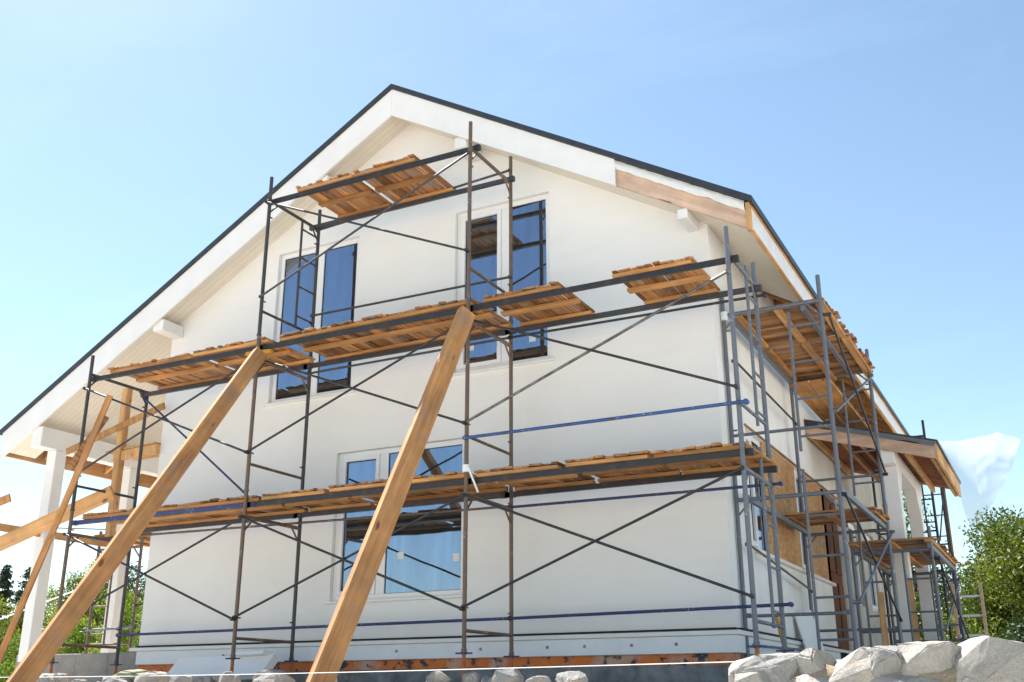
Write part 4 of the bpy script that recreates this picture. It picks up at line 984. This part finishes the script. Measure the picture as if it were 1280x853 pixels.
tree(-43.5, 38, ZB, 8.6, 2.8, M['leafA'], 'yellow-green broadleaf tree seen past the left porch post', gl, 4)
tree(-41.0, 40, ZB, 8.8, 3.0, M['leafB'], 'mid-green broadleaf tree behind the small left scaffolding', gl, 5)
tree(-38.0, 39, ZB, 8.6, 3.0, M['leafA'], 'yellow-green tree half hidden by the left corner of the house', gl, 6)
tree(-33.5, 40, ZB, 8.0, 3.0, M['leafB'], 'mid-green tree hidden mostly behind the house left corner', gl, 16)
gb = 'bushes at the left end of the house'
tree(-27.0, 21.5, -0.9, 2.6, 1.9, M['leafC'], 'yellow-green bush at the bottom left edge', gb, 7, 6000, 0.075, 24, 0.0, 'bush', False)
tree(-21.5, 19.0, -0.6, 3.3, 1.5, M['leafC'], 'lime green sunlit bush left of the house corner', gb, 8, 7000, 0.07, 26, 0.0, 'bush', False)
tree(-19.0, 17.8, -0.4, 2.8, 1.1, M['leafC'], 'lime green sunlit bush close behind the porch post', gb, 9, 5000, 0.06, 22, 0.0, 'bush', False)
tree(-23.9, 20.6, -0.8, 2.7, 1.1, M['leafB'], 'darker green bush behind the slanting timber prop', gb, 10, 5000, 0.07, 22, 0.0, 'bush', False)
grr = 'trees behind the right side of the house'
tree(-0.9, 30, ZB, 6.35, 2.9, M['leafE'], 'full round tree behind the flapping plastic sheet', grr, 11, 22000, 0.09, 60, 0.0)
tree(2.0, 31, ZB, 5.0, 2.4, M['leafB'], 'dark green tree at the right edge', grr, 12, 11000, 0.10, 40, 0.0)
tree(-3.6, 33, ZB, 7.2, 3.2, M['leafE'], 'yellow-green tree seen between the canopy posts', grr, 13, 10000, 0.10, 40, 0.0)
tree(0.3, 26.5, ZB, 3.9, 2.9, M['leafShade'], 'low tree coloured dark for the shaded base of the round tree behind it', grr, 14, 16000, 0.09, 36, 0.0)  # its dark leaf colour paints the shaded lower half of the round tree

# ------------------------------------------------------------------ light, sky, camera
AZ, EL = radians(-63), radians(56)
S = V(sin(AZ)*cos(EL), cos(AZ)*cos(EL), sin(EL))
ld_ = bpy.data.lights.new('sun', 'SUN'); ld_.energy = 5.0; ld_.angle = radians(0.55); ld_.color = (1.0, 0.975, 0.94)
so = bpy.data.objects.new('sun', ld_); COL.objects.link(so); so.rotation_euler = S.to_track_quat('Z', 'Y').to_euler(); so.location = (-10, 30, 40)
wd = bpy.data.worlds.new('World'); scene.world = wd; wd.use_nodes = True
nt = wd.node_tree; bg = nt.nodes['Background']
sky = nt.nodes.new('ShaderNodeTexSky'); sky.sky_type = 'NISHITA'; sky.sun_disc = False
sky.sun_elevation = EL; sky.sun_rotation = AZ
sky.air_density = 1.0; sky.dust_density = 0.35; sky.ozone_density = 1.0
tc = nt.nodes.new('ShaderNodeTexCoord'); mp = nt.nodes.new('ShaderNodeMapping'); mp.inputs['Scale'].default_value = (1.0, 1.6, 3.2); mp.inputs['Rotation'].default_value = (0.2, 0.1, 0.5)
nt.links.new(tc.outputs['Generated'], mp.inputs[0])
nz = noise_n(nt, mp.outputs[0], 2.2, 8, 0.6); nz.inputs['Distortion'].default_value = 0.6
rp = ramp(nt, [(0.5, (0, 0, 0)), (0.9, (0.10, 0.10, 0.10))]); nt.links.new(nz.outputs[0], rp.inputs[0])
tint = mixc(nt, 1.0, sky.outputs[0], (1.03, 1.065, 0.985), 'MULTIPLY')
mc = mixc(nt, rp.outputs[0], tint, (7.0, 8.8, 9.9))
nt.links.new(mc, bg.inputs['Color']); bg.inputs['Strength'].default_value = 0.074

f_px, yaw, pitch, roll = 1300.8, -0.4776, 0.3295, -0.0019
fwd = V(sin(yaw)*cos(pitch), cos(yaw)*cos(pitch), sin(pitch)); r0 = V(cos(yaw), -sin(yaw), 0); u0 = r0.cross(fwd)
rt = r0*cos(roll)+u0*sin(roll); up = -r0*sin(roll)+u0*cos(roll)
cd = bpy.data.cameras.new('camera'); cd.sensor_width = 36; cd.lens = f_px/1280*36; cd.clip_end = 5000; cd.clip_start = 0.05
co = bpy.data.objects.new('camera', cd); COL.objects.link(co)
co.matrix_world = Matrix((rt, up, -fwd)).transposed().to_4x4()
scene.camera = co
scene.view_settings.view_transform = 'Standard'; scene.view_settings.look = 'None'; scene.view_settings.gamma = 1.0
scene.view_settings.use_curve_mapping = False
scene.view_settings.exposure = 1.47
scene.cycles.use_denoising = True
scene.cycles.max_bounces = 8; scene.cycles.diffuse_bounces = 5; scene.cycles.transparent_max_bounces = 12
